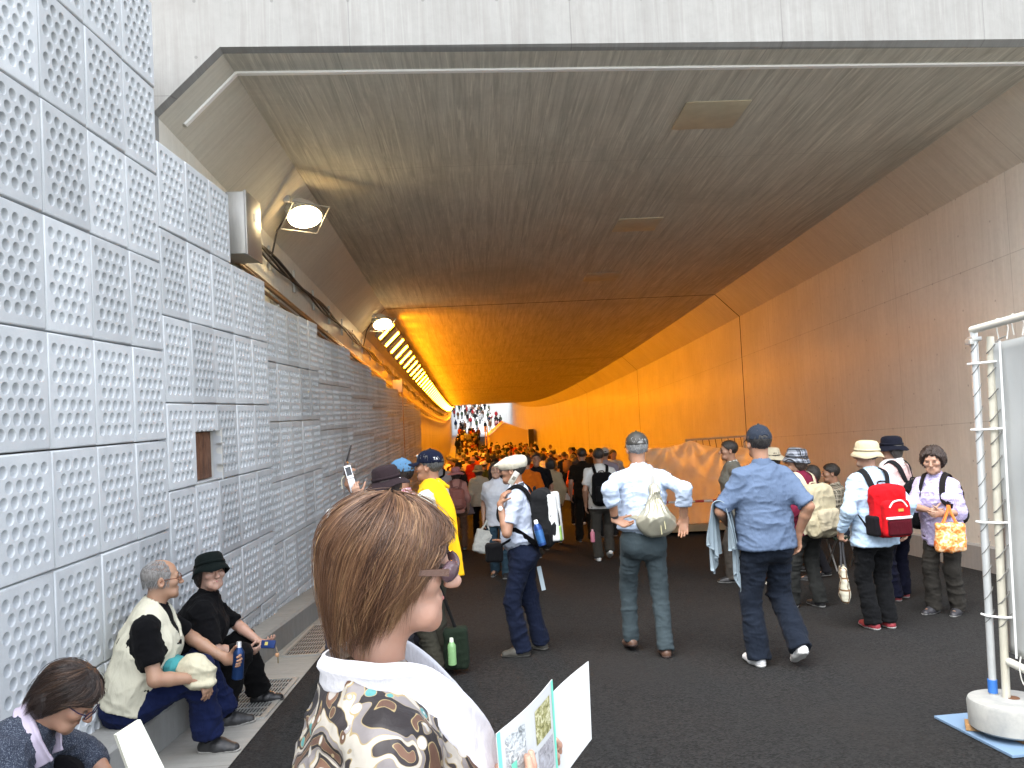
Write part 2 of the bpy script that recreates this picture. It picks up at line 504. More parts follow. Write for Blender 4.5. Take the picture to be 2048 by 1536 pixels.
fal = thing('ramp_wall', 'pale concrete wall along the bright ramp beyond the tunnel, left of the climbing crowd', 'wall', (-6, 112, 0))
sweep('wall_face', [(-2.43, -.1), (-2.43, 4.6), (-3.2, 4.6), (-3.2, -.1)], 0, 0, M_RET, fal, ys=fy)
ramp = sweep('ramp_road', [(-2.43, .004), (5.86, .004)], 0, 0, plain((.42, .42, .41), .9, 0, .1, 3), ys=np.concatenate([[108.0], fy]), kind='structure')

# ---------------------------------------------------------------- perforated sound panels on the left wall
PW, PH = .468, .615
def panel_mesh():
    mb = MB(); W, H = PW - .004, PH - .009
    N = 20; R = .0300; T = .07
    ang = np.arange(N) * 2 * PI / N
    def cell(cx, cz, hw0, hw1, hh0, hh1):
        """square ring from the cell's edge to the hole, then the bowl; x to -hw0..hw1, z to -hh0..hh1"""
        ring = []
        for a in ang:
            dx, dz = math.cos(a), math.sin(a)
            kx = (hw1 / dx if dx > 0 else -hw0 / dx) if abs(dx) > 1e-6 else 9
            kz = (hh1 / dz if dz > 0 else -hh0 / dz) if abs(dz) > 1e-6 else 9
            k = min(kx, kz); ring.append((cx + dx * k, 0, cz + dz * k))
        # corners snapped
        cor = [(hw1, hh1), (-hw0, hh1), (-hw0, -hh0), (hw1, -hh0)]
        for (a, b) in cor:
            j = int(np.argmin([(p[0] - cx - a) ** 2 + (p[2] - cz - b) ** 2 for p in ring])); ring[j] = (cx + a, 0, cz + b)
        v = list(ring)
        prof = [(R * 1.07, 0), (R * 1.01, -.002), (R * .97, -.009), (R * .92, -.024), (R * .72, -.038), (R * .34, -.044)]
        for r, d in prof:
            v += [(cx + r * math.cos(a), d, cz + r * math.sin(a)) for a in ang]
        v.append((cx, -.0455, cz))
        f = []
        for i in range(len(prof)):
            for j in range(N):
                k = (j + 1) % N
                f.append([i * N + j, i * N + k, (i + 1) * N + k, (i + 1) * N + j])
        L = len(prof) * N; c = len(v) - 1
        f += [[L + j, L + (j + 1) % N, c] for j in range(N)]
        mb.add(v, f)
    m_ = .010                       # rounded margin
    px = (W - 2 * m_ - .03) / 5.0; x0 = -W / 2 + m_ + .015
    zt = .045; rows = 7; pz = (H - 2 * m_ - 2 * zt + .02) / 7
    ztop = H / 2 - m_ - zt + .01
    for r in range(rows):
        zc = ztop - (r + .5) * pz
        n = 5 if r % 2 == 0 else 4
        for i in range(n):
            if n == 5:
                xc = x0 + (i + .5) * px
                cell(xc, zc, px / 2 + (.015 if i == 0 else 0), px / 2 + (.015 if i == 4 else 0), pz / 2, pz / 2)
            else:
                xc = x0 + (i + 1) * px
                cell(xc, zc, px / 2 + (.015 + px / 2 if i == 0 else 0), px / 2 + (.015 + px / 2 if i == 3 else 0), pz / 2, pz / 2)
    xa, xb = -W / 2 + m_, W / 2 - m_
    zb = ztop - rows * pz
    mb.quad((xa, 0, ztop), (xb, 0, ztop), (xb, 0, H / 2 - m_), (xa, 0, H / 2 - m_))
    mb.quad((xa, 0, -H / 2 + m_), (xb, 0, -H / 2 + m_), (xb, 0, zb), (xa, 0, zb))
    # rounded border, sides and back
    def rect(i, y): return [(-W / 2 + i, y, -H / 2 + i), (W / 2 - i, y, -H / 2 + i), (W / 2 - i, y, H / 2 - i), (-W / 2 + i, y, H / 2 - i)]
    rings = [rect(m_, 0), rect(.004, -.002), rect(0, -.009), rect(0, -T)]
    v = sum(rings, []); f = []
    for i in range(3):
        for j in range(4):
            k = (j + 1) % 4; f.append([i * 4 + j, i * 4 + k, (i + 1) * 4 + k, (i + 1) * 4 + j])
    f.append([12, 13, 14, 15]); mb.add(v, f)
    v = np.concatenate(mb.v)
    me = mesh_np('panel', v, mb.f, M_PANEL, smooth=False)
    bm = bmesh.new(); bm.from_mesh(me); bmesh.ops.remove_doubles(bm, verts=bm.verts, dist=.0004); bmesh.ops.recalc_face_normals(bm, faces=bm.faces); bm.to_mesh(me); bm.free()
    fl = [all(abs(me.vertices[i].co.y) < .0005 for i in pg.vertices) for pg in me.polygons]
    me.polygons.foreach_set('use_smooth', np.array([not k for k in fl])); me.set_sharp_from_angle(angle=math.radians(50))
    ed = {tuple(sorted(k)) for pg, q in zip(me.polygons, fl) if q for k in pg.edge_keys}
    sh = np.array([e.use_edge_sharp or tuple(sorted(e.vertices)) in ed for e in me.edges]); me.attributes['sharp_edge'].data.foreach_set('value', sh)
    return me
def m_panel():
    m = newmat('panel'); t = NT(m); o = t.coord()
    info = t.n('ObjectInfo')
    n1 = t.noise(o, 5, 5, .6); n2 = t.noise(o, 90, 3, .7)
    wc = t.n('NewGeometry').outputs['Position']
    drip = t.noise(t.mapped(wc, (5, 5, .35)), 2.2, 5, .65)
    c = t.mix(t.ramp(n1, (.35, 0.0), (.7, 1.0)), (.58, .605, .618), (.51, .535, .552))
    c = t.mix(t.m('MULTIPLY', t.ramp(n2, (.5, 0.0), (.8, 1.0)), .25), c, (.39, .41, .425))
    c = t.mix(t.m('MULTIPLY', t.ramp(drip, (.52, 0.0), (.75, 1.0)), .22), c, (.32, .33, .34))
    k = t.m('ADD', t.m('MULTIPLY', t.m('POWER', info.outputs['Random'], 2.2), -.22), 1.04)
    t.col(t.mix(1.0, c, _grey(t, k), 'MULTIPLY')); t.rough(.8); t.b.inputs['Specular IOR Level'].default_value = .3
    t.bump(t.m('ADD', t.m('MULTIPLY', n2, .5), n1), .25, .006)
    return m
M_PANEL = m_panel()
PANEL = panel_mesh()
CZ = 1.6
# (start y, columns, x at start, x at end, one joint's height against the lens, rows above that joint per column)
SECT = [(-.02, 8, -2.40, -2.26, .39, [5] * 8, 'nearest the camera, at the very edge of the picture'),
        (3.73, 4, -2.225, -2.165, -.087, [5] * 4, 'tallest, behind the seated people'),
        (5.61, 5, -2.165, -2.065, .17, [3, 3, 3, 2, 2], 'with the small square opening'),
        (7.95, 5, -2.11, -2.035, 0.0, [2] * 5, 'second past the square opening'),
        (10.3, 5, -2.06, -2.0, -.143, [2] * 5, 'third past the square opening')]
y = 12.65
for i in range(6):
    SECT.append((y, 5, -2.03, -1.99, -.29 - .145 * i, [2] * 5, ['first with a warm tint, before the lamps begin', 'below the second white lamp', 'below the first orange lamps',
                'halfway to the upright pipe', 'holding the upright pipe', 'last, ending at the bare orange wall'][i])); y += 2.35
cutters = []
for (y0, nc, xa, xb, jz, up, where) in SECT:
    L = nc * PW; base = np.array([xa, y0, CZ + jz])
    sec = thing('panel_wall', 'stretch of perforated grey sound panels on the left wall, ' + where, 'sound panels', (xa, y0, float(ground(y0))), 'perforated panel walls along the left side')
    dx = (xb - xa) / L; a = math.atan(dx)
    for c in range(nc):
        yc = y0 + (c + .5) * PW; xc = xa + (c + .5) * PW * dx
        top = CZ + jz + up[c] * PH
        zlow = float(ground(yc + .2)) + .2
        r = 0
        while top - r * PH > zlow:
            zc = top - (r + .5) * PH
            o = link('panel', PANEL, sec)
            # mesh: front faces local +y -> turn to world +x
            off = random.uniform(-.004, .004)
            o.matrix_local = Matrix.Translation((xc + off - xa, yc - y0, zc - float(ground(y0)))) @ Matrix.Rotation(-PI / 2 - a + random.uniform(-.006, .006), 4, 'Z')
            if where.startswith('with') and abs(yc - 6.33) < .6 and abs(zc - 1.38) < .45: cutters.append(o)
            r += 1
# the small square opening cut through two panels, with a rusty door at its back
NY0, NY1, NZ0, NZ1 = 6.10, 6.62, 1.17, 1.555
cm = MB().box((-2.12, (NY0 + NY1) / 2, (NZ0 + NZ1) / 2), (.5, NY1 - NY0, NZ1 - NZ0)).build('cutter', M_DARK)
dg = bpy.context.evaluated_depsgraph_get()
for o in cutters:
    md = o.modifiers.new('cut', 'BOOLEAN'); md.object = cm; md.operation = 'DIFFERENCE'; md.solver = 'EXACT'
dg.update()
for o in cutters:
    ev = o.evaluated_get(dg); me = bpy.data.meshes.new_from_object(ev)
    o.modifiers.clear(); o.data = me
_cmd = cm.data; bpy.data.objects.remove(cm); bpy.data.meshes.remove(_cmd)
ni = thing('wall_niche', 'small square recess with a rusty brown door among the grey panels', 'niche', (-2.4, 6.36, 1.17))
q = MB(); w = .02
q.box((-2.22, NY0 - w / 2 - .001, 1.36), (.13, w, .41)).box((-2.195, NY1 + w / 2 + .001, 1.36), (.15, w, .41))
q.box((-2.22, 6.36, NZ1 + w / 2 + .002), (.13, .515, w)).box((-2.22, 6.36, NZ0 - w / 2 - .002), (.13, .515, w))
q.build('lining', plain((.5, .5, .47), .8, 0, .15, 12), ni)
def m_rust():
    m = newmat('rusty_board'); t = NT(m); o = t.coord()
    n = t.noise(t.mapped(o, (1, 1, .3)), 24, 6, .7, .8)
    t.col(t.ramp(n, (.3, (.05, .022, .012)), (.55, (.16, .07, .035)), (.75, (.24, .13, .08)))); t.rough(.75); t.bump(n, .4, .01)
    return m
MB().box((-2.215, 6.36, 1.362), (.02, .5, .37), bev=.004).build('door', m_rust(), ni, True)
for z in (1.28, 1.45): MB().box((-2.125, 6.60, z), (.06, .035, .006)).build('hinge', M_GALV, ni)

# gratings in the gutter
def grating(y0, y1, x0, x1, label):
    z = lambda y: float(ground(y)) + .004
    g = thing('drain_grating', label, 'drain grating', ((x0 + x1) / 2, (y0 + y1) / 2, z((y0 + y1) / 2)), 'steel gratings in the gutter')
    f = MB(); s = -.06
    for x in (x0, x1): f.box((x, (y0 + y1) / 2, z((y0 + y1) / 2) + .006), (.03, y1 - y0, .012), rotx(-.06))
    for y in (y0, y1): f.box(((x0 + x1) / 2, y, z(y) + .0065), (x1 - x0 - .03, .03, .012), rotx(-.06))
    f.build('frame', M_GALV, g)
    b = MB(); n = int((x1 - x0) / .022)
    for i in range(1, n):
        x = x0 + (x1 - x0) * i / n; b.box((x, (y0 + y1) / 2, z((y0 + y1) / 2) + .005), (.007, y1 - y0 - .03, .008), rotx(-.06))
    for i in range(1, 8):
        y = y0 + (y1 - y0) * i / 8; b.box(((x0 + x1) / 2, y, z(y) + .0045), (x1 - x0 - .03, .012, .008), rotx(-.06))
    b.build('bars', M_GALV, g)
    MB().box(((x0 + x1) / 2, (y0 + y1) / 2, z((y0 + y1) / 2) + .0012), (x1 - x0 - .02, y1 - y0 - .02, .002), rotx(-.06)).build('pit', M_DARK, g)  # flat dark sheet under the bars; the pit's shade is its colour
grating(5.3, 6.25, -1.86, -1.50, 'steel drain grating in the gutter under the black shoes')
grating(7.0, 8.3, -1.80, -1.48, 'steel drain grating beyond the seated pair, behind the brown hair')

# junction box, conduits, cables
jb = thing('junction_box', 'flat steel junction box high on the left wall above the panels', 'junction box', (-2.24, 7.63, 3.2))
def m_steelbox():
    m = newmat('brushed_steel'); t = NT(m); o = t.coord()
    n = t.noise(t.mapped(o, (1, 1, .15)), 60, 4, .6); t.col(t.mix(n, (.45, .44, .41), (.33, .32, .30))); t.b.inputs['Metallic'].default_value = .75; t.rough(.42); t.bump(n, .08, .004); return m
M_SB = m_steelbox()
MB().box((-2.25, 7.63, 3.455), (.34, .48, .58), bev=.008).build('body', M_SB, jb, True)
MB().box((-2.071, 7.63, 3.455), (.02, .5, .60), bev=.004).build('cover', M_SB, jb, True)
MB().box((-2.058, 7.66, 3.56), (.003, .05, .07)).build('name_plate', plain((.7, .7, .66), .5), jb)
cd = thing('conduit_run', 'three brown conduits clamped along the left wall below the lamps', 'conduit', tuple(P(-2.35, 7.6, 3.7)))
for i, (x, h) in enumerate(((-2.33, 3.60), (-2.30, 3.66), (-2.33, 3.72))):
    MB().tube([P(x, yy, h) for yy in np.concatenate([[7.5], np.arange(9, 108, 2.0)])], .021, 8).build('conduit', plain((.20, .15, .10), .45, .3, .2, 8), cd, True)
for yy in np.concatenate([[8.1], np.arange(9.6, 40, 1.55)]):
    c = P(-2.37, yy, 3.66); MB().box(c, (.10, .04, .22), bev=.004).build('clamp', M_GALV, cd)
cb = thing('cable_run', 'slack black lamp cables hung on brackets under the slanted corner', 'cable', tuple(P(-2.4, 8, 4.3)))
for j in range(3):
    pts = []
    for yy in np.arange(7.8, 104, .35 if True else 1):
        sag = .035 * math.sin(yy * 2.1 + j * 1.7) * (1 if yy < 40 else .5)
        pts.append(P(-2.39 + .02 * j, yy, 4.16 - .05 * j + sag))
    MB().tube(pts, .014 if j else .02, 6).build('cable', plain((.03, .025, .02), .6), cb, True)
for yy in np.arange(8.3, 60, 1.25):
    c = P(-2.40, yy, 4.13); MB().box(c, (.03, .035, .30)).build('bracket', M_GALV, cb)
vp = thing('upright_pipe', 'thin steel pipe running down the panels from a small grey box', 'pipe', tuple(P(-1.95, 20.9, .9)))
MB().tube([P(-1.95, 20.9, .9), P(-1.95, 20.9, 3.45)], .022, 8).build('pipe', plain((.35, .24, .12), .5, .3), vp, True)
MB().box(P(-2.05, 20.9, 3.6), (.25, .2, .32), bev=.01).build('box', M_GALV, vp, True)

# ---------------------------------------------------------------- lamps on the left slope
ORANGE = (1.0, .31, .006)
E_WARM = emis('lamp_warm', (1.0, .76, .40), 12); E_OR = emis('lamp_sodium', ORANGE, 1.0)
M_HOUS = plain((.62, .62, .60), .5)
nrm = unit((1, 0, -1)); tan = unit((1, 0, 1))
def at_slope(y, t, out):
    return P(-2.43 + .52 * t, y, 4.44 + .51 * t) + nrm * out
def R_slope(y):
    # columns: along road, along slope, outwards
    al = unit((0, 1, -.06)); n_ = nrm; tt = unit(np.cross(n_, al)); return np.stack([al, tt, n_], 1)
def flood(y, label):
    c = at_slope(y, .62, .2); t = thing('flood_lamp', label, 'lamp', tuple(at_slope(y, .62, 0)), 'white flood lamps on the slanted corner')
    # head tilted to throw light down the road
    d = unit((.45, -.50, -.80)); s = unit(np.cross(d, (0, 0, 1))); u = np.cross(s, d); R = np.stack([s, u, d], 1)
    hs = MB(); hs.lathe([(.05, -.20), (.13, -.19), (.175, -.12), (.185, .02), (.19, .03), (.165, .035)], 20, mat4(R, c), 1.15, .85)
    hs.build('housing', M_HOUS, t, True)
    MB().lathe([(.001, .046), (.11, .046), (.186, .040)], 20, mat4(R, c), 1.15, .85).build('lens', E_WARM, t, True)
    g = MB()
    p = c + d * .05
    fr = [p + s * a + u * b for a, b in ((-.24, -.2), (.24, -.2), (.24, .2), (-.24, .2), (-.24, -.2))]
    for a, b in zip(fr[:-1], fr[1:]): g.tube([a, b], .008, 6)
    g.build('guard', M_GALV, t)
    b_ = MB()
    for sg in (-1, 1):
        b_.tube([at_slope(y, .62, .01) + np.array([0, sg * .24, 0]), c + s * sg * .21 - d * .06], .012, 6)
        b_.box(at_slope(y, .62, .01) + np.array([0, sg * .24, 0]), (.07, .08, .07))
    b_.build('bracket', M_GALV, t)
    MB().tube([c - d * .18, c - d * .26 + np.array([-.05, .05, -.05]), at_slope(y, .15, .06) + np.array([0, .1, 0]), P(-2.39, y + .1, 4.16)], .011, 6).build('lead', plain((.03, .025, .02), .6), t, True)
flood(9.5, 'lit white flood lamp nearest the tunnel mouth, beside the junction box')
flood(17.1, 'lit white flood lamp just before the row of orange lamps')
def tube_lamp_proto():
    h = MB(); h.box((0, 0, .05), (.16, .50, .10), bev=.02)
    hm = h; return hm
lamps = []
y = 18.4; i = 0
hmesh = lmesh = None
while y < 104:
    R = R_slope(y); c = at_slope(y, .6, .05)
    t = thing('tunnel_lamp', 'lit orange lamp in the long row on the left slanted corner', 'lamp', tuple(c), 'orange lamps in a row along the tunnel')
    if hmesh is None:
        ho = MB().box((0, 0, .045), (.32, .54, .11), bev=.02).build('housing', plain((.35, .33, .30), .5, .3), None, True)
        ho.parent = t; hmesh = ho.data
        lo = MB().box((0, 0, .098), (.25, .46, .016), bev=.004).build('lens', E_OR, None, True); lo.parent = t; lmesh = lo.data
    else:
        ho = link('housing', hmesh, t); lo = link('lens', lmesh, t)
    t.rotation_euler = Matrix(R.tolist()).to_euler()
    y += 1.22; i += 1
    if abs((y - 17.1) % 7.6 - 0) < .6 and y < 60 and i > 3: pass

# ---------------------------------------------------------------- light and camera
W = bpy.data.worlds.new('World'); SC.world = W; W.use_nodes = True
wt = W.node_tree; bg = wt.nodes['Background']
sky = wt.nodes.new('ShaderNodeTexSky'); sky.sky_type = 'NISHITA'; sky.sun_disc = False
SUN_EL, SUN_AZ = math.radians(58), math.radians(212)
sky.sun_elevation = SUN_EL; sky.sun_rotation = SUN_AZ; sky.air_density = 1.0; sky.dust_density = 1.2; sky.ozone_density = .6
bw = wt.nodes.new('ShaderNodeRGBToBW'); mx = wt.nodes.new('ShaderNodeMix'); mx.data_type = 'RGBA'; mx.inputs[0].default_value = .74
wt.links.new(sky.outputs[0], bw.inputs[0]); wt.links.new(sky.outputs[0], mx.inputs[6]); wt.links.new(bw.outputs[0], mx.inputs[7])
wt.links.new(mx.outputs[2], bg.inputs[0]); bg.inputs[1].default_value = .15
sl = bpy.data.lights.new('sun', 'SUN'); sl.energy = .7; sl.angle = math.radians(60); sl.color = (1, .97, .92)
so_ = link('sun', sl); d = Vector((math.sin(SUN_AZ) * math.cos(SUN_EL), math.cos(SUN_AZ) * math.cos(SUN_EL), math.sin(SUN_EL)))
so_.rotation_euler = d.to_track_quat('Z', 'Y').to_euler()
E_OR.node_tree.nodes['Principled BSDF'].inputs['Emission Strength'].default_value = 44

F_PX = 1593.
yaw = math.atan(67 / F_PX); pit = math.atan(52 / F_PX); ROLL = .05
Fv = np.array([math.sin(yaw) * math.cos(pit), math.cos(yaw) * math.cos(pit), math.sin(pit)])
Rv = np.array([math.cos(yaw), -math.sin(yaw), 0]); Uv = np.cross(Rv, Fv)
Xc = unit(Rv - ROLL * Uv); Yc = unit(Uv + ROLL * Rv)
cam = bpy.data.cameras.new('camera'); co = link('camera', cam)
M = Matrix.Identity(4)
for r in range(3):
    M[r][0], M[r][1], M[r][2], M[r][3] = Xc[r], Yc[r], -Fv[r], (0, 0, CZ)[r]
co.matrix_world = M
cam.sensor_width = 36; cam.lens = F_PX / 2048 * 36; cam.clip_end = 1000; cam.clip_start = .05
SC.camera = co
SC.view_settings.view_transform = 'Standard'; SC.view_settings.look = 'None'; SC.view_settings.gamma = 1
SC.view_settings.exposure = 2.75
SC.cycles.use_denoising = True
SC.cycles.max_bounces = 8; SC.cycles.diffuse_bounces = 5
SC.cycles.sample_clamp_indirect = 8
# ================================================================ bodies: smooth unions of tapered limbs, meshed as one surface
class Field:
    def __init__(s, lo, hi, h):
        s.h = h; s.lo = np.array(lo, np.float32); n = np.maximum(((np.array(hi) - s.lo) / h).astype(int) + 1, 4)
        s.ax = [s.lo[i] + h * np.arange(n[i], dtype=np.float32) for i in range(3)]
        s.F = np.full(n, .15, np.float32)
    def sl(s, lo, hi):
        out = []
        for i in range(3):
            a = int(max(0, math.floor((lo[i] - s.lo[i]) / s.h))); b = int(min(len(s.ax[i]), math.ceil((hi[i] - s.lo[i]) / s.h) + 1))
            if b <= a: return None
            out.append(slice(a, b))
        return tuple(out)
    def put(s, fn, lo, hi, k, op):
        q = s.sl(lo, hi)
        if q is None: return
        x = s.ax[0][q[0]][:, None, None]; y = s.ax[1][q[1]][None, :, None]; z = s.ax[2][q[2]][None, None, :]
        d = fn(x, y, z).astype(np.float32); f = s.F[q]
        if op == 'sub': d = -d; f2 = -f
        else: f2 = f
        if k > 0:
            hh = np.maximum(k - np.abs(f2 - d), 0) / k; r = np.minimum(f2, d) - hh * hh * k * .25
        else: r = np.minimum(f2, d)
        if op == 'sub':
            # max(f, -d): smooth
            if k > 0:
                a, b = f, d; hh = np.maximum(k - np.abs(a - b), 0) / k; r = np.maximum(a, b) + hh * hh * k * .25
            else: r = np.maximum(f, d)
        s.F[q] = r
    def cone(s, a, b, ra, rb, k=.02, e=1.0, side=None, flat=(0, 0), op='add'):
        a = np.array(a, float); b = np.array(b, float); ab = b - a; L = np.linalg.norm(ab) + 1e-9
        m = max(ra, rb) * max(1, e) + k + .03
        def fn(x, y, z):
            px, py, pz = x - a[0], y - a[1], z - a[2]
            tu = (px * ab[0] + py * ab[1] + pz * ab[2]) / (L * L); t = np.clip(tu, 0, 1)
            ox, oy, oz = px - t * ab[0], py - t * ab[1], pz - t * ab[2]
            l2 = ox * ox + oy * oy + oz * oz
            if e != 1.0:
                u = ox * side[0] + oy * side[1] + oz * side[2]; l2 = l2 - u * u + (u / e) ** 2
            d = np.sqrt(np.maximum(l2, 0)) - (ra + (rb - ra) * t)
            if flat[0]: d = np.maximum(d, -tu * L)
            if flat[1]: d = np.maximum(d, (tu - 1) * L)
            return d
        s.put(fn, np.minimum(a, b) - m, np.maximum(a, b) + m, k, op)
        return s
    def ell(s, c, r, k=.02, R=None, op='add'):
        c = np.array(c, float); r = np.array(r, float); R = np.eye(3) if R is None else np.asarray(R)
        m = r.max() + k + .03
        def fn(x, y, z):
            px, py, pz = x - c[0], y - c[1], z - c[2]
            q = [px * R[0, i] + py * R[1, i] + pz * R[2, i] for i in range(3)]
            k0 = np.sqrt(sum((q[i] / r[i]) ** 2 for i in range(3))); k1 = np.sqrt(sum((q[i] / r[i] ** 2) ** 2 for i in range(3))) + 1e-9
            return np.where(k0 < .05, -r.min(), k0 * (k0 - 1) / k1)
        s.put(fn, c - m, c + m, k, op); return s
    def box(s, c, h, r=.02, k=.01, R=None, op='add'):
        c = np.array(c, float); h = np.array(h, float); R = np.eye(3) if R is None else np.asarray(R); m = np.linalg.norm(h) + k + .03
        def fn(x, y, z):
            px, py, pz = x - c[0], y - c[1], z - c[2]
            q = [np.abs(px * R[0, i] + py * R[1, i] + pz * R[2, i]) - (h[i] - r) for i in range(3)]
            return np.sqrt(sum(np.maximum(v, 0) ** 2 for v in q)) + np.minimum(np.maximum(np.maximum(q[0], q[1]), q[2]), 0) - r
        s.put(fn, c - m, c + m, k, op); return s
    def cut(s, c, n):
        """keep only the side of the plane through c that n points away from"""
        n = unit(n); c = np.array(c, float)
        d = (s.ax[0][:, None, None] - c[0]) * n[0] + (s.ax[1][None, :, None] - c[1]) * n[1] + (s.ax[2][None, None, :] - c[2]) * n[2]
        s.F = np.maximum(s.F, d.astype(np.float32)); return s
    def mesh(s):
        F = s.F; F[0] = F[-1] = .1; F[:, 0] = F[:, -1] = .1; F[:, :, 0] = F[:, :, -1] = .1
        ins = F < 0
        n = np.array(F.shape)
        c = np.zeros(n - 1, np.int8)
        for i in (0, 1):
            for j in (0, 1):
                for k in (0, 1):
                    c += ins[i:n[0] - 1 + i, j:n[1] - 1 + j, k:n[2] - 1 + k]
        act = np.argwhere((c > 0) & (c < 8))
        if len(act) == 0: return np.zeros((0, 3)), np.zeros((0, 4), int)
        vid = np.full(n - 1, -1, np.int32); vid[tuple(act.T)] = np.arange(len(act))
        cor = [(i, j, k) for i in (0, 1) for j in (0, 1) for k in (0, 1)]
        val = np.stack([F[act[:, 0] + i, act[:, 1] + j, act[:, 2] + k] for i, j, k in cor], 1)
        acc = np.zeros((len(act), 3)); cnt = np.zeros(len(act))
        for a in range(8):
            for ax in range(3):
                if cor[a][ax] == 0:
                    b = cor.index(tuple(cor[a][i] + (1 if i == ax else 0) for i in range(3)))
                    x = (val[:, a] < 0) != (val[:, b] < 0)
                    t = val[:, a] / np.where(x, val[:, a] - val[:, b], 1)
                    p = np.tile(np.array(cor[a], float), (len(act), 1)); p[:, ax] += t
                    acc[x] += p[x]; cnt[x] += 1
        v = (act + acc / cnt[:, None]) * s.h + s.lo
        faces = []
        for ax in range(3):
            o1, o2 = (ax + 1) % 3, (ax + 2) % 3
            A = [slice(1, n[i] - 1) for i in range(3)]; B = list(A)
            A[ax] = slice(0, n[ax] - 1); B[ax] = slice(1, n[ax])
            x = ins[tuple(A)] != ins[tuple(B)]
            e = np.argwhere(x); inside = ins[tuple(A)][x]
            off = np.ones(3, int); off[ax] = 0; e = e + off
            q = []
            for d1, d2 in ((0, 0), (-1, 0), (-1, -1), (0, -1)):
                k = e.copy(); k[:, o1] += d1; k[:, o2] += d2; q.append(vid[tuple(k.T)])
            q = np.stack(q, 1); q[~inside] = q[~inside][:, ::-1]; faces.append(q)
        return v, np.concatenate(faces)

def vnormals(v, f):
    a, b, c, d = (v[f[:, i]] for i in range(4)); n = np.cross(c - a, d - b); out = np.zeros_like(v)
    for i in range(4): np.add.at(out, f[:, i], n)
    return out / (np.linalg.norm(out, axis=1)[:, None] + 1e-12)
_lat = np.random.default_rng(5).random((32, 32, 32))
def vnoise(p):
    i = np.floor(p).astype(int); t = p - i; t = t * t * (3 - 2 * t); r = 0
    for a in (0, 1):
        for b in (0, 1):
            for c in (0, 1):
                w = (t[:, 0] if a else 1 - t[:, 0]) * (t[:, 1] if b else 1 - t[:, 1]) * (t[:, 2] if c else 1 - t[:, 2])
                r = r + w * _lat[(i[:, 0] + a) % 32, (i[:, 1] + b) % 32, (i[:, 2] + c) % 32]
    return r
def folds(v, f, amp, freq=(7, 7, 15), seed=0.0, ridged=True):
    q = v * np.array(freq) + seed
    w = np.stack([vnoise(v * 4 + 3.1 + seed), vnoise(v * 4 + 9.7 + seed), vnoise(v * 4 + 17.3 + seed)], 1)
    q = q + 1.6 * w
    n = vnoise(q)
    if ridged: n = (1 - np.abs(2 * n - 1)) ** 2.2 + .12
    n2 = (1 - np.abs(2 * vnoise(q * 2.1 + 5) - 1)) ** 2
    d = amp * ((n - .5) + .5 * (n2 - .35))
    return v + vnormals(v, f) * d[:, None]
def relax(v, f, k=1):
    for _ in range(k):
        s = np.zeros_like(v); c = np.zeros(len(v))
        for i in range(4):
            for j in (1, 3):
                np.add.at(s, f[:, i], v[f[:, (i + j) % 4]]); np.add.at(c, f[:, i], 1)
        v = .5 * v + .5 * s / np.maximum(c, 1)[:, None]
    return v
def joinvf(parts):
    v = []; f = []; n = 0
    for a, b in parts:
        if len(a): v.append(a); f.append(b + n); n += len(a)
    return np.concatenate(v), np.concatenate(f)

def ik(a, b, l1, l2, pole):
    a = np.array(a, float); b = np.array(b, float); d = b - a; L = np.linalg.norm(d); m = (l1 + l2) * .997
    if L > m: b = a + d / L * m; d = b - a; L = m
    L = max(L, abs(l1 - l2) + .01)
    x = (l1 * l1 - l2 * l2 + L * L) / (2 * L); y = math.sqrt(max(l1 * l1 - x * x, 0)); u = d / L
    p = np.array(pole, float); p = unit(p - u * np.dot(p, u)); return a + u * x + p * y, b

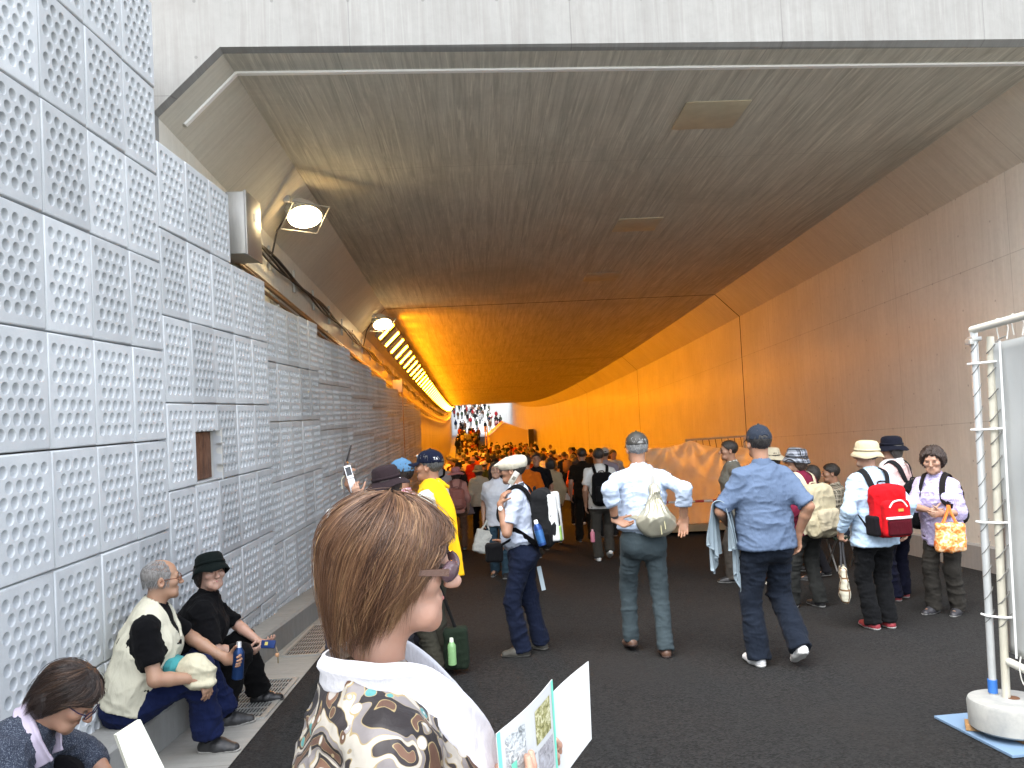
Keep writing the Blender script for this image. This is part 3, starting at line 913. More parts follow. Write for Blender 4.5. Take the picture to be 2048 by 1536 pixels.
SKIN = skin()
class Person:
    """local frame: facing +y, own right +x, base on the road; W() gives world points"""
    def __init__(s, label, at, rz, h=1.65, res=.008, female=False, girth=1.0, feet=((-.10, 0, 0, 0), (.10, 0, 0, 0)), pelvis=(0, 0, 0), lean=.05, side=0.0, twist=0.0,
                 head=(0, 0, 0), hands=None, sk=None, group=None, base_h=0.0, fine=True, knee=((-.15, 1, 0), (.15, 1, 0)), headscale=1.0, seated=False, shoulder=1.0, neckl=0.0):
        s.h = h; s.k = k = h / 1.70; s.res = res; s.g = girth; s.fine = fine; s.fem = female; s.sk = sk or SKIN; s.rz = rz
        s.base = P(at[0], at[1], base_h); s.R = rotz(rz); s.Ri = s.R.T; s.hs = headscale * (.97 if female else 1.0) * (.55 + .45 * k)
        s.at = at; s.seated = seated
        gz = lambda p: float(ground(s.base[1] + (s.R @ np.array([p[0], p[1], 0]))[1])) + base_h - s.base[2]
        Pz = (.90 if not seated else seated) * (k if not seated else 1) + pelvis[2]
        s.P = Pv = np.array([pelvis[0], pelvis[1], Pz + (gz((pelvis[0], pelvis[1])) if not seated else 0)])
        Rt = rotz(twist) @ roty(side) @ rotx(-lean); s.Rt = Rt
        s.sd, s.fw, s.up = Rt[:, 0], Rt[:, 1], Rt[:, 2]
        sw = (.178 if not female else .158) * k * shoulder
        s.waist = Pv + s.up * .13 * k; s.chest = Pv + s.up * .33 * k + s.fw * .008; s.ub = Pv + s.up * .46 * k - s.fw * .012
        s.sh = [Pv + s.up * .452 * k + s.sd * sg * sw - s.fw * .01 for sg in (-1, 1)]
        s.neck = Pv + s.up * .53 * k - s.fw * .012
        hy, hp, hr = head
        s.Rh = rotz(twist) @ rotz(hy) @ roty(hr) @ rotx(-hp - lean * .35); s.H = s.neck + .5 * (s.up + s.Rh[:, 2]) * .065 * k + s.Rh[:, 2] * .095 * s.hs + s.Rh[:, 1] * .028 * s.hs + .5 * (s.up + s.Rh[:, 2]) * neckl
        s.hip = [Pv + np.array([sg * .088 * k * (1.05 if female else 1), 0, -.03 * k]) for sg in (-1, 1)]
        s.ank = []; s.kn = []; s.foot = feet
        for i, (x, y, yw, lift) in enumerate(feet):
            a = np.array([x, y, gz((x, y)) + .085 * k + lift]); kn, a = ik(s.hip[i], a, (.402 if not seated else .425) * k, (.396 if not seated else .42) * k, knee[i]); s.kn.append(kn); s.ank.append(a)
        s.elb = []; s.wr = []; s.hd = []
        for i in (0, 1):
            sg = (-1, 1)[i]; hdn = (hands or {}).get(i) or {}
            tgt = np.array(hdn.get('p', (sg * (sw + .06), .03, s.sh[i][2] - .50 * k)))
            if 'W' in hdn: tgt = s.L(hdn['W'])
            wd = lambda key, df: np.array(hdn[key + 'w'], float) @ s.R if key + 'w' in hdn else np.array(hdn.get(key, df), float)
            e, w = ik(s.sh[i], tgt, .285 * k, .25 * k, wd('pole', (sg * .5, -1, 0)))
            s.elb.append(e); s.wr.append(w)
            fd = unit(w - e); d = unit(wd('d', fd)); n = wd('n', (-sg, 0, 0)); n = unit(n - d * np.dot(n, d))
            s.hd.append((d, n, hdn.get('curl', .35), hdn.get('th', .5)))
        s.root = None; s.label = label; s.group = group
        s.parts = {}
    def W(s, p): return np.asarray(p) @ s.R.T + s.base
    def L(s, p): return (np.asarray(p) - s.base) @ s.R
    def fld(s, pts, m, h): 
        p = np.array(pts); return Field(p.min(0) - m, p.max(0) + m, h)
    def obj(s, name, v, f, mat, parent=True, **kw):
        me = mesh_np(name, np.asarray(v) @ s.R.T, f, mat, **kw); o = link(name, me, s.root if parent else None)
        return o
    # ------------------------------------------------ body
    def headshape(s, h):
        M = s.Rh * s.hs; c = s.H
        T = lambda p: M @ np.array(p) + c; z = s.hs; R = s.Rh
        F = s.fld([T((x, y, q)) for x in (-.11, .11) for y in (-.12, .14) for q in (-.13, .13)] + [s.neck - s.up * .03], .02, h)
        F.ell(T((0, -.012, .038)), np.array((.076, .096, .082)) * z, .02, R)
        F.ell(T((0, .018, -.04)), np.array((.058, .061, .072)) * z, .035, R)
        F.cone(T((-.028, .058, -.074)), T((.028, .058, -.074)), .024 * z, .024 * z, .03)
        F.ell(T((0, .071, -.093)), np.array((.021, .016, .017)) * z, .02, R)
        for sg in (-1, 1):
            F.ell(T((sg * .042, .058, -.012)), np.array((.026, .026, .022)) * z, .025, R)
            F.ell(T((sg * .031, .099, .012)), np.array((.018, .013, .011)) * z, .012, R, op='sub')
        F.cone(T((-.034, .077, .030)), T((.034, .077, .030)), .011 * z, .011 * z, .015)
        F.cone(T((0, .085, .014)), T((0, .108, -.020)), .0085 * z, .0125 * z, .012)
        for sg in (-1, 1): F.ell(T((sg * .011, .098, -.024)), np.array((.008, .010, .007)) * z, .007, R)
        F.cone(T((-.017, .079, -.051)), T((.017, .079, -.051)), .008 * z, .008 * z, .01)
        F.cone(T((-.014, .077, -.062)), T((.014, .077, -.062)), .0075 * z, .0075 * z, .008)
        for sg in (-1, 1):
            Rr = R @ rotz(sg * -.35)
            F.ell(T((sg * .079, -.012, .0)), np.array((.009, .020, .032)) * z, .006, Rr); F.ell(T((sg * .087, -.008, .004)), np.array((.006, .011, .018)) * z, .006, Rr, op='sub')
        F.cone(s.neck - s.up * .04, T((0, -.022, -.045)), .060 * s.k * (.9 if s.fem else 1), .052 * z, .03)
        return F.mesh()
    def handshape(s, i, h):
        d, n, curl, th = s.hd[i]; w = s.wr[i]; sg = (-1, 1)[i]; k = s.k * (.92 if s.fem else 1)
        t = np.cross(d, n) * sg; l = t
        F = s.fld([w - d * .06, w + d * .20 * k, w + t * .10, w - t * .07, w + n * .11, w - n * .05], .03, h)
        fd = unit(w - s.elb[i])
        F.cone(w - fd * .07, w, .029 * k, .024 * k, .01, 1.15, unit(np.cross(fd, n)))
        F.cone(w - d * .005, w + d * .078 * k, .0155 * k, .0155 * k, .02, 2.35, l)
        for j, (off, ln) in enumerate(((.030, .072), (.010, .080), (-.010, .075), (-.029, .058))):
            a = w + (d * (.082 - abs(off - .008) * .25) + t * off) * k; ang = 0; r = .0088 * k
            spread = off * .5
            for q, fr in enumerate((.45, .31, .26)):
                ang += curl * (.75, 1.05, .7)[q] + j * .03 * curl
                dr = unit((d + t * spread) * math.cos(ang) + n * math.sin(ang)); b = a + dr * ln * fr * k
                F.cone(a, b, r, r * .92, .006 if q == 0 else .003); a = b; r *= .92
        a = w + (d * .022 + t * .026) * k; r = .0115 * k
        for q, (ln, mixv) in enumerate(((.040, 0), (.032, .25), (.026, .5))):
            dr = unit(t * (.75 - mixv * th) + d * .62 + n * (.25 + mixv) * th * 1.3); b = a + dr * ln * k; F.cone(a, b, r, r * .9, .012 if q == 0 else .004); a = b; r *= .88
        return F.mesh()
    def body(s, hideable=True):
        k, g = s.k, s.g
        F = s.fld([s.P - .2, s.P + .2, *s.sh, *s.elb, *s.wr, *s.kn, *s.ank, s.neck], .14, max(s.res, .0065))
        F.cone(s.P - s.up * .03, s.waist, .115 * k * g, .098 * k * g, .05, 1.25, s.sd); F.cone(s.waist, s.chest, .098 * k * g, .108 * k * g, .05, 1.25, s.sd)
        F.cone(s.chest, s.ub, .108 * k * g, .09 * k, .05, 1.3, s.sd); F.cone(s.ub, s.neck + s.up * .01, .07 * k, .05 * k, .04)
        for i in (0, 1):
            F.cone(s.sh[i], s.ub, .048 * k, .07 * k, .04)
            F.cone(s.sh[i], s.elb[i], .047 * k, .039 * k, .03); F.cone(s.elb[i], s.elb[i] + (s.wr[i] - s.elb[i]) * .3, .039 * k, .040 * k, .02); F.cone(s.elb[i] + (s.wr[i] - s.elb[i]) * .3, s.wr[i] - unit(s.wr[i] - s.elb[i]) * .02, .040 * k, .026 * k, .01)
            F.cone(s.hip[i], s.kn[i], .075 * k * g, .052 * k, .04); F.cone(s.kn[i], s.ank[i], .052 * k, .036 * k, .02)
            yw = s.foot[i][2]; fd = np.array([-math.sin(yw), math.cos(yw), 0]); F.cone(s.ank[i] - np.array([0, 0, .03]), s.ank[i] + fd * .1 - np.array([0, 0, .045]), .03, .025, .02)
        b = F.mesh()
        hh = .0042 if s.fine else .006
        ps = [b, s.headshape(hh)] + [s.handshape(i, .0036 if s.fine else .0055) for i in (0, 1)]
        v, f = joinvf(ps)
        s.root = s.obj('person', v, f, s.sk, parent=False)
        s.root.location = s.base; tag(s.root, s.label, 'person', s.group)
        return s
    def hT(s, p): return (s.Rh * s.hs) @ np.array(p) + s.H
    def hpts(s, v): return np.asarray(v) @ (s.Rh * s.hs).T + s.H
    def face(s, open_=.6, lips=(.42, .16, .14), brow=(.03, .022, .018), brows=True):
        z = s.hs
        for sg in (-1, 1):
            F = s.fld([s.hT((sg * .031, .084, .012))], .03, .002)
            F.ell(s.hT((sg * .031, .082, .012)), np.array((.0122, .010, .0055 * open_ + .0012)) * z, 0, s.Rh)
            v, f = F.mesh()
            if len(v): e = s.obj('eye', v, f, plain((.07, .045, .035), .3))
            if brows:
                F = s.fld([s.hT((sg * .031, .09, .035))], .03, .0022)
                F.cone(s.hT((sg * .014, .0905, .033)), s.hT((sg * .032, .0895, .0375)), .0026 * z, .003 * z, .002); F.cone(s.hT((sg * .032, .0895, .0375)), s.hT((sg * .048, .079, .033)), .003 * z, .0015 * z, .002)
                v, f = F.mesh(); s.obj('eyebrow', v, f, hairmat(brow))
        F = s.fld([s.hT((0, .09, -.056))], .035, .002)
        F.cone(s.hT((-.019, .0795, -.0535)), s.hT((0, .0865, -.0515)), .0028 * z, .0042 * z, .003); F.cone(s.hT((.019, .0795, -.0535)), s.hT((0, .0865, -.0515)), .0028 * z, .0042 * z, .003)
        F.cone(s.hT((-.015, .079, -.0605)), s.hT((.015, .079, -.0605)), .0045 * z, .0045 * z, .003); F.cone(s.hT((-.006, .0825, -.0605)), s.hT((.006, .0825, -.0605)), .0045 * z, .0045 * z, .003)
        v, f = F.mesh(); s.obj('lips', v, f, plain(lips, .45))
        return s
    def glasses(s, mat=None, lens=None, r=.021, wrap=False):
        mb = MB(); a = np.linspace(0, 2 * PI, 15)
        T = lambda p: s.W(s.hT(p))
        for sg in (-1, 1):
            mb.tube([T((sg * .034 + r * 1.15 * math.cos(t), .106 - .010 * abs(math.cos(t) * sg + 1) * .5, .008 + r * .8 * math.sin(t))) for t in a], .0022, 5, False)
            mb.tube([T((sg * .058, .098, .014)), T((sg * .078, .07, .015)), T((sg * .082, .0, .013)), T((sg * .082, -.02, .0))], .0024, 5)
        mb.tube([T((-.011, .108, .012)), T((.011, .108, .012))], .002, 5)
        mb.build('glasses', mat or plain((.06, .03, .02), .35), s.root, True)
        return s
    # ------------------------------------------------ hair and hats
    def hair(s, style='short', mat=None, amp=.007, puff=0.0, back=0.0):
        mat = mat or hairmat(); z = s.hs; R = s.Rh
        ext = .32 if style == 'long' else .16
        F = s.fld([s.hT((x, y, q)) for x in (-.1, .1) for y in (-.13, .11) for q in (-ext, .14)], .02, .005 if s.fine else .0075)
        th = {'short': .008, 'bald': .004, 'fluffy': .020}.get(style, .010)
        F.ell(s.hT((0, -.014, .040)), (np.array((.077, .098, .083)) + th + puff) * z, .01, R)
        if style == 'bald':
            F.cut(s.hT((0, 0, .062)), R @ unit((0, .25, 1))); F.cut(s.hT((0, .035, .0)), R @ unit((0, 1, -.25))); F.cut(s.hT((0, -.06, -.055)), R @ unit((0, .3, -1)))
            F.cone(s.hT((-.13, -.012, -.012)), s.hT((.13, -.012, -.012)), .026 * z, .026 * z, .0, op='sub')
        elif style == 'short':
            F.cut(s.hT((0, .022, .022)), R @ unit((0, .70, -.71)))
            F.cone(s.hT((-.13, -.004, -.018)), s.hT((.13, -.004, -.018)), .03 * z, .03 * z, .0, op='sub')
        elif style == 'fluffy':
            F.ell(s.hT((0, -.03, .01)), np.array((.105, .085, .095)) * z, .03, R)
            F.cut(s.hT((0, .052, .035)), R @ unit((0, .80, -.60))); 
        elif style in ('bob', 'long'):
            F.ell(s.hT((0, -.035, -.02)), (np.array((.096, .080, .10)) + puff * 1.6) * z, .04, R)
            if style == 'long':
                F.cone(s.hT((0, -.055, -.04)), s.H - s.fw * .085 - s.up * .30, .085 * z, .07 * z, .04, 1.3, R[:, 0])
            F.cut(s.hT((0, .048 - back, .045)), R @ unit((0, .86, -.5)))
        v, f = F.mesh(); v = folds(v, f, amp, (60, 60, 14), s.h * 31, True)
        s.obj('hair', v, f, mat); return s
    def hat(s, kind, mat, tilt=0.0, brim=.075, yaw=0.0, band=None, crown=1.0, rise=.045):
        z = s.hs; M = mat4(s.Rh * z @ rotx(tilt), s.hT((0, -.012, .042))); R4 = M
        if kind == 'bucket':
            mb = MB(); c = crown
            prof = [(.002, .098 * c), (.045, .097 * c), (.073, .088 * c), (.085, .070 * c), (.092, .02), (.095, -.004), (.092 + brim * .5, -.022), (.088 + brim, -.05), (.086 + brim, -.053), (.086 + brim * .5, -.026), (.091, -.009), (.08, 0.0)]
            mb.lathe(prof, 36, None, 1.0, 1.20, .007, s.h * 77)
            v = np.concatenate(mb.v); me = mesh_np('hat', (xf(M, v)) @ s.R.T, mb.f, mat); o = link('hat', me, s.root); me.set_sharp_from_angle(angle=math.radians(70))
            mb2 = MB(); mb2.lathe([(.0930, .004), (.0985, .003), (.0965, .022), (.0905, .024)], 36, None, 1.0, 1.2)
            me = mesh_np('hat_band', xf(M, np.concatenate(mb2.v)) @ s.R.T, mb2.f[:-2], band or mat); link('hat_band', me, o)
        elif kind == 'cap':
            F = s.fld([s.hT((x, y, q)) for x in (-.1, .1) for y in (-.12, .13) for q in (0, .16)], .02, .0042 if s.fine else .007)
            Rm = s.Rh @ rotx(tilt)
            F.ell(s.hT((0, -.014, .040)), np.array((.089, .109, .100)) * z, .01, Rm); F.cut(s.hT((0, 0, .036)), -Rm[:, 2])
            F.cone(s.hT((0, -.014, .139)), s.hT((0, -.014, .141)), .008 * z, .008 * z, .002)
            F.cone(s.hT((0, -.18, .036)), s.hT((0, -.09, .036)), .030 * z, .030 * z, .0, op='sub')
            v, f = F.mesh(); v = folds(v, f, .0035, (14, 14, 14), s.h * 3, True); o = s.obj('cap', v, f, mat)
            mb = MB(); n = 15; rows = 6; vv = []
            for r in range(rows):
                for i in range(n):
                    a = -1.05 + 2.1 * i / (n - 1); e = r / (rows - 1); ext = .078 * math.cos(a) ** .5 * e
                    x = .088 * math.sin(a); y = -.014 + .106 * math.cos(a) + ext; q = .040 - .016 * e - .020 * (math.sin(a) ** 2) * e
                    vv.append((x, y, q))
            vv = np.array(vv); m2 = len(vv); vv = np.concatenate([vv, vv - np.array([0, 0, .005])])
            ff = []
            for r in range(rows - 1):
                for i in range(n - 1):
                    q = [r * n + i, r * n + i + 1, (r + 1) * n + i + 1, (r + 1) * n + i]; ff.append(q); ff.append([m2 + j for j in q[::-1]])
            for i in range(n - 1): ff.append([(rows - 1) * n + i, (rows - 1) * n + i + 1, m2 + (rows - 1) * n + i + 1, m2 + (rows - 1) * n + i])
            me = mesh_np('visor', (vv @ (s.Rh @ rotz(0) * z).T + s.H) @ s.R.T, ff, mat); link('visor', me, o)
            mb = MB(); mb.tube([s.W(s.hT((.034 * math.cos(a) * 1.0, -.014 - .107 * math.cos(math.asin(.36 * math.cos(a))), .043 + .0 * a))) for a in np.linspace(PI, 0, 9)], .006, 6, flat=.5)
            mb.build('strap', mat, o, True)
        elif kind == 'flat':
            F = s.fld([s.hT((x, y, q)) for x in (-.12, .12) for y in (-.14, .19) for q in (0, .16)], .02, .0045)
            Rm = s.Rh @ rotx(-.20)
            F.ell(s.hT((0, -.008, .066)), np.array((.098, .128, .062)) * z, .01, Rm); F.ell(s.hT((0, -.02, .055)), np.array((.09, .108, .062)) * z, .03, s.Rh)
            F.ell(s.hT((0, .115, .060)), np.array((.062, .045, .013)) * z, .02, s.Rh @ rotx(-.25)); F.ell(s.hT((0, -.012, .02)), np.array((.079, .099, .075)) * z, 0, s.Rh, op='sub')
            F.cut(s.hT((0, -.02, .012)), s.Rh @ unit((0, -.1, -1)))
            v, f = F.mesh(); v = folds(v, f, .006, (12, 12, 12), s.h * 3, True); o = s.obj('cap', v, f, mat)
        return s
    # ------------------------------------------------ clothes
    def top(s, mat, sleeve='short', hem=-.10, loose=1.0, collar=True, collar_mat=None, amp=.012, open_front=None, flare=0.0, belly=0.0, slen=None, name='shirt', cuff=None):
        k, g = s.k, s.g * loose; i = .014
        low = s.P + s.up * (hem * k)
        F = s.fld([low - .2, low + .2, *s.sh, *s.elb, *[w for w in s.wr], s.neck + s.up * .06], .1, s.res)
        rW = (.112 if s.fem else .116) * k * g; rC = .120 * k * g
        F.cone(low, s.waist, (.134 + flare) * k * g, rW + i, .05, 1.28, s.sd, flat=(1, 0)); F.cone(s.waist, s.chest, rW + i, rC + i, .06, 1.28, s.sd)
        F.cone(s.chest, s.ub - s.up * .01, rC + i, .090 * k + i, .06, 1.42, s.sd)
        if hem < 0 and not s.seated:
            for sg in (-1, 1): F.ell(s.P + s.sd * sg * .075 * k - s.fw * .062 * k - s.up * .035 * k, np.array((.092, .088, .105)) * k * s.g, .05)
            F.cone(low, low + s.up * .14 * k, (.146 + flare) * k * g, .140 * k * g, .03, 1.28, s.sd, flat=(1, 0)); F.cut(low, -s.up)
        if belly: F.ell(s.waist + s.fw * .08, (.12, belly, .12), .08)
        if s.fem: 
            for sg in (-1, 1): F.ell(s.chest + s.up * .01 + s.fw * .085 * k + s.sd * sg * .07 * k, (.062 * k, .05 * k, .06 * k), .05)
        F.cone(s.ub, s.neck + s.up * .0, .085 * k, .060 * k, .05)
        for j in (0, 1):
            F.cone(s.ub + s.up * .012, s.sh[j] + s.up * .004, .072 * k, .054 * k, .05)
            d = s.elb[j] - s.sh[j]
            if sleeve == 'none':
                F.cone(s.sh[j], s.sh[j] + d * .10, .056 * k, .054 * k, .04, flat=(0, 1))
            elif sleeve == 'short':
                L_ = slen or .72
                F.cone(s.sh[j], s.sh[j] + d * L_, .055 * k * (.5 + .5 * loose), .060 * k * (.4 + .6 * loose), .05, flat=(0, 1))
            else:
                F.cone(s.sh[j], s.elb[j], .054 * k * (.5 + .5 * loose), .050 * k * (.4 + .6 * loose), .05)
                e = {'long': .97, 'roll': .50, 'mid': .3}[sleeve]
                w = s.elb[j] + (s.wr[j] - s.elb[j]) * e
                F.cone(s.elb[j], w, .052 * k * loose, (.038 if sleeve == 'long' else .046) * k * loose, .03, flat=(0, 1))
                if sleeve != 'long':
                    u = unit(s.wr[j] - s.elb[j]); F.cone(w - u * .05, w + u * .004, .054 * k, .053 * k, .004, flat=(1, 1))
        if collar:
            F.cone(s.neck + s.up * .012 - s.fw * .004, s.neck + s.up * .050 + s.fw * .004, .063 * k, .058 * k, .006, flat=(0, 1))
            F.cone(s.neck + s.up * .02, s.neck + s.up * .09, .050 * k, .052 * k, .0, op='sub')
        v, f = F.mesh(); v = folds(v, f, amp, (6, 6, 11), s.h * 91, True); v = folds(v, f, amp * .3, (22, 22, 26), s.h * 13, True)
        if open_front is not None:
            pass
        o = s.obj(name, v, f, mat); s.shirt = o
        if collar_mat is not None or collar:
            F = s.fld([s.neck], .12, s.res * .8)
            F.cone(s.neck + s.up * .004 - s.fw * .006, s.neck + s.up * .046, .074 * k, .066 * k, .006, flat=(0, 1)); F.cone(s.neck - s.up * .01, s.neck + s.up * .09, .058 * k, .058 * k, 0, op='sub')
            F.cone(s.neck + s.fw * .03 - s.up * .02, s.neck + s.fw * .12 + s.up * .06, .03, .03, 0, op='sub')
            v, f = F.mesh(); s.obj('collar', v, f, collar_mat or mat)
        return s
    def trousers(s, mat, wide=1.0, hem=.035, amp=.013, flare=1.0, name='trousers', top_=.10, crop=0):
        k, g = s.k, s.g
        F = s.fld([s.P - .22, s.P + .22, *s.kn, *s.ank], .13, s.res)
        c = s.P
        if not s.seated: F.cone(c + s.up * top_ * k, c - np.array([0, 0, .05 * k]), .112 * k * g, .122 * k * g, .05, 1.32, s.sd, flat=(1, 0))
        else: F.cone(c + s.up * top_ * k, c, .112 * k * g, .12 * k * g, .05, 1.32, s.sd, flat=(1, 0))
        for i in (0, 1):
            sg = (-1, 1)[i]
            F.ell(c + s.sd * sg * .075 * k - s.fw * .06 * k - s.up * .05 * k, np.array((.085, .075, .095)) * k * g, .05)
            F.cone(s.hip[i] + np.array([0, 0, -.01]), s.kn[i], .092 * k * g * (.6 + .4 * wide), .072 * k * wide, .035)
            d = s.ank[i] - s.kn[i]; e = s.ank[i] + unit(d) * (hem - crop) * k
            F.cone(s.kn[i], e, .071 * k * wide, .068 * k * wide * flare, .03, flat=(0, 1))
        v, f = F.mesh()
        low = np.clip((s.P[2] - .42 - v[:, 2]) / .42, 0, 1) ** 1.5
        v2 = folds(v, f, amp, (7, 7, 12), s.h * 57, True); v3 = folds(v2, f, amp * .8, (6, 6, 17), s.h * 7, True)
        v = v2 + (v3 - v2) * low[:, None]; v = folds(v, f, amp * .3, (20, 20, 26), s.h * 11, True)
        s.obj(name, v, f, mat); return s
    def belt(s, mat):
        k = s.k; F = s.fld([s.P + s.up * .1 * k], .24, .006)
        F.cone(s.P + s.up * .075 * k, s.P + s.up * .108 * k, .128 * k * s.g, .126 * k * s.g, .0, 1.31, s.sd, flat=(1, 1)); v, f = F.mesh(); s.obj('belt', v, f, mat); return s
    def shoes(s, mat, sole, socks=None, chunky=1.0, low=False):
        for i in (0, 1):
            x, y, yw, lift = s.foot[i]; a = s.ank[i]; fd0 = np.array([-math.sin(yw), math.cos(yw), 0]); pit = min(.95, lift * 6.5)
            fd = fd0 * math.cos(pit) - np.array([0, 0, 1]) * math.sin(pit); up = np.array([0, 0, 1]) * math.cos(pit) + fd0 * math.sin(pit); sd = np.cross(fd, up)
            k = s.k; b = a - up * .052 * k
            F = s.fld([b - fd * .1, b + fd * .22, b + up * .08], .06, .0045 if s.fine else .007)
            F.cone(b - fd * .028 * k, b + fd * .06 * k, .037 * k * chunky, .040 * k * chunky, .02); F.cone(b + fd * .06 * k, b + fd * .150 * k - up * .010, .038 * k * chunky, .029 * k, .03, 1.22, sd)
            F.cone(b - up * .0, a + up * .02, .036 * k, .037 * k, .02, flat=(0, 1)) if not low else F.cone(b, a - up * .012, .036 * k, .034 * k, .02, flat=(0, 1))
            F.cut(b - up * .018 * k, -up)
            v, f = F.mesh(); v = folds(v, f, .002, (30, 30, 30), i, True); o = s.obj('shoe', v, f, mat)
            F = s.fld([b - fd * .1, b + fd * .22, b - up * .08], .06, .0045 if s.fine else .007)
            F.cone(b - fd * .030 * k, b + fd * .06 * k, .041 * k * chunky, .044 * k * chunky, .02, 1.0); F.cone(b + fd * .06 * k, b + fd * .155 * k, .043 * k * chunky, .036 * k, .02, 1.1, sd)
            F.cut(b - up * .014 * k, up); F.cut(b - up * .033 * k, -up)
            v, f = F.mesh(); me = mesh_np('sole', v @ s.R.T, f, sole); link('sole', me, o)
            if socks:
                F = s.fld([a, s.kn[i]], .06, .006); d = unit(s.kn[i] - a); F.cone(a - d * .03, a + d * .13, .042 * k, .044 * k, .0, flat=(0, 1)); v, f = F.mesh(); s.obj('sock', v, f, socks)
        return s
# ================================================================ things people carry
def spline(pts, n=24):
    Pn = np.array(pts, float); m = len(Pn); t = np.linspace(0, m - 1, n); out = []
    for u in t:
        i = min(int(u), m - 2); f = u - i
        p0, p1, p2, p3 = Pn[max(i - 1, 0)], Pn[i], Pn[i + 1], Pn[min(i + 2, m - 1)]
        out.append(.5 * ((2 * p1) + (-p0 + p2) * f + (2 * p0 - 5 * p1 + 4 * p2 - p3) * f * f + (-p0 + 3 * p1 - 3 * p2 + p3) * f ** 3))
    return np.array(out)
def fpart(name, F, mat, parent, fold=0.0, freq=(10, 10, 10), seed=1.0, W=None):
    v, f = F.mesh() if isinstance(F, Field) else F
    if fold: v = folds(v, f, fold, freq, seed)
    if W is not None: v = W(v)
    me = mesh_np(name, v - parent_loc(parent), f, mat); return link(name, me, parent)
def ribbon(p, pts, w, t, name, mat, parent, normal_from=None, n=28):
    """a flat band along pts (local to person p); lies flat against the body, facing away from normal_from"""
    Q = spline(pts, n); T = np.gradient(Q, axis=0); T /= np.linalg.norm(T, axis=1)[:, None] + 1e-9
    c = np.array(normal_from)
    N = Q - c; N -= T * np.sum(N * T, 1)[:, None]; N /= np.linalg.norm(N, axis=1)[:, None] + 1e-9
    B = np.cross(T, N); v = []
    for i in range(n): v += [Q[i] + B[i] * w / 2 + N[i] * t / 2, Q[i] - B[i] * w / 2 + N[i] * t / 2, Q[i] - B[i] * w / 2 - N[i] * t / 2, Q[i] + B[i] * w / 2 - N[i] * t / 2]
    f = [[i * 4 + j, i * 4 + (j + 1) % 4, i * 4 + 4 + (j + 1) % 4, i * 4 + 4 + j] for i in range(n - 1) for j in range(4)] + [[3, 2, 1, 0], [(n - 1) * 4 + j for j in range(4)]]
    me = mesh_np(name, p.W(np.array(v)) - parent_loc(parent), f, mat, smooth=False); return link(name, me, parent)
def strap_path(p, sg, top, bot, off=.0):
    k = p.k; s = p.sd * sg; g = p.g
    sh = p.ub + s * .105 * k
    return [top, p.ub + s * .085 * k - p.fw * .125 * k - p.up * .03 * k, sh - p.fw * .085 * k + p.up * .068 * k, sh + p.up * .102 * k + p.fw * .0, sh + p.fw * .105 * k + p.up * .03 * k, p.chest + s * .125 * k + p.fw * .150 * k * g,
            p.chest + s * .185 * k * g + p.fw * .075 * k - p.up * .07, p.waist + s * .185 * k * g - p.fw * .03 + p.up * .04, bot]
def backpack(p, label, main, accent, strap, w=.30, h=.44, d=.15, drop=.0, pocket=.45, soft=.010, sway=0.0, ptop=True):
    k = p.k; gap = .125 * k * p.g
    c = p.chest + p.up * (-.06 - drop) - p.fw * (gap + d / 2 + .015) + p.sd * sway
    R = np.stack([p.sd, p.fw, p.up], 1)
    base = p.W(c - p.up * h / 2)
    b = thing('backpack', label, 'backpack', tuple(base))
    F = Field(c - .36, c + .36, .007)
    F.box(c, (w / 2, d / 2, h / 2), .07, .02, R); F.ell(c - p.up * h * .24, (w * .53, d * .62, h * .26), .05, R); F.cut(c + p.up * h * .5 - p.fw * d * .5, unit(p.up - p.fw * .55))
    fpart('body', F, main, b, soft, (9, 9, 9), h * 40, p.W)
    if pocket:
        q = c - p.fw * (d * .5 + .012) - p.up * h * .17
        F = Field(q - .3, q + .3, .0065); F.box(q, (w * .40, .042, h * pocket / 2), .035, .01, R)
        fpart('pocket', F, accent, b, soft * .6, (11, 11, 11), h * 20, p.W)
    for sg in (-1, 1):
        ribbon(p, strap_path(p, sg, c + p.up * h * .40 + p.fw * d * .45 + p.sd * sg * .06, c - p.up * h * .42 + p.fw * d * .4 + p.sd * sg * w * .45), .048, .008, 'strap', strap, b, p.chest, 40)
    t0 = c + p.up * h * .44 + p.fw * d * .3
    mb = MB(); mb.tube(p.W(spline([t0 - p.sd * .04, t0 - p.sd * .035 + p.up * .045, t0 + p.sd * .035 + p.up * .045, t0 + p.sd * .04], 12)), .007, 6); mb.build('handle', strap, b, True)
    return b, c, R
def bottle(label, loc, axis, r, h, body, cap, band=None):
    """a drinks bottle lying along axis from loc"""
    a = unit(axis); x = unit(np.cross(a, (0.3, .9, .1))); y = np.cross(a, x); M = mat4(np.stack([x, y, a], 1), np.array(loc, float))
    t = thing('bottle', label, 'bottle', tuple(loc))
    MB().lathe([(r * .8, 0), (r, .006), (r, h * .68), (r * .93, h * .74), (r * .5, h * .86)], 20, M).build('body', body, t, True)
    MB().lathe([(r * .52, h * .855), (r * .5, h * .86), (r * .46, h * .98), (r * .4, h)], 16, M).build('cap', cap, t, True)
    if band: MB().lathe([(r * 1.015, h * .12), (r * 1.02, h * .13), (r * 1.02, h * .6), (r * 1.015, h * .61)], 20, M).build('label_band', band, t, True)
    return t
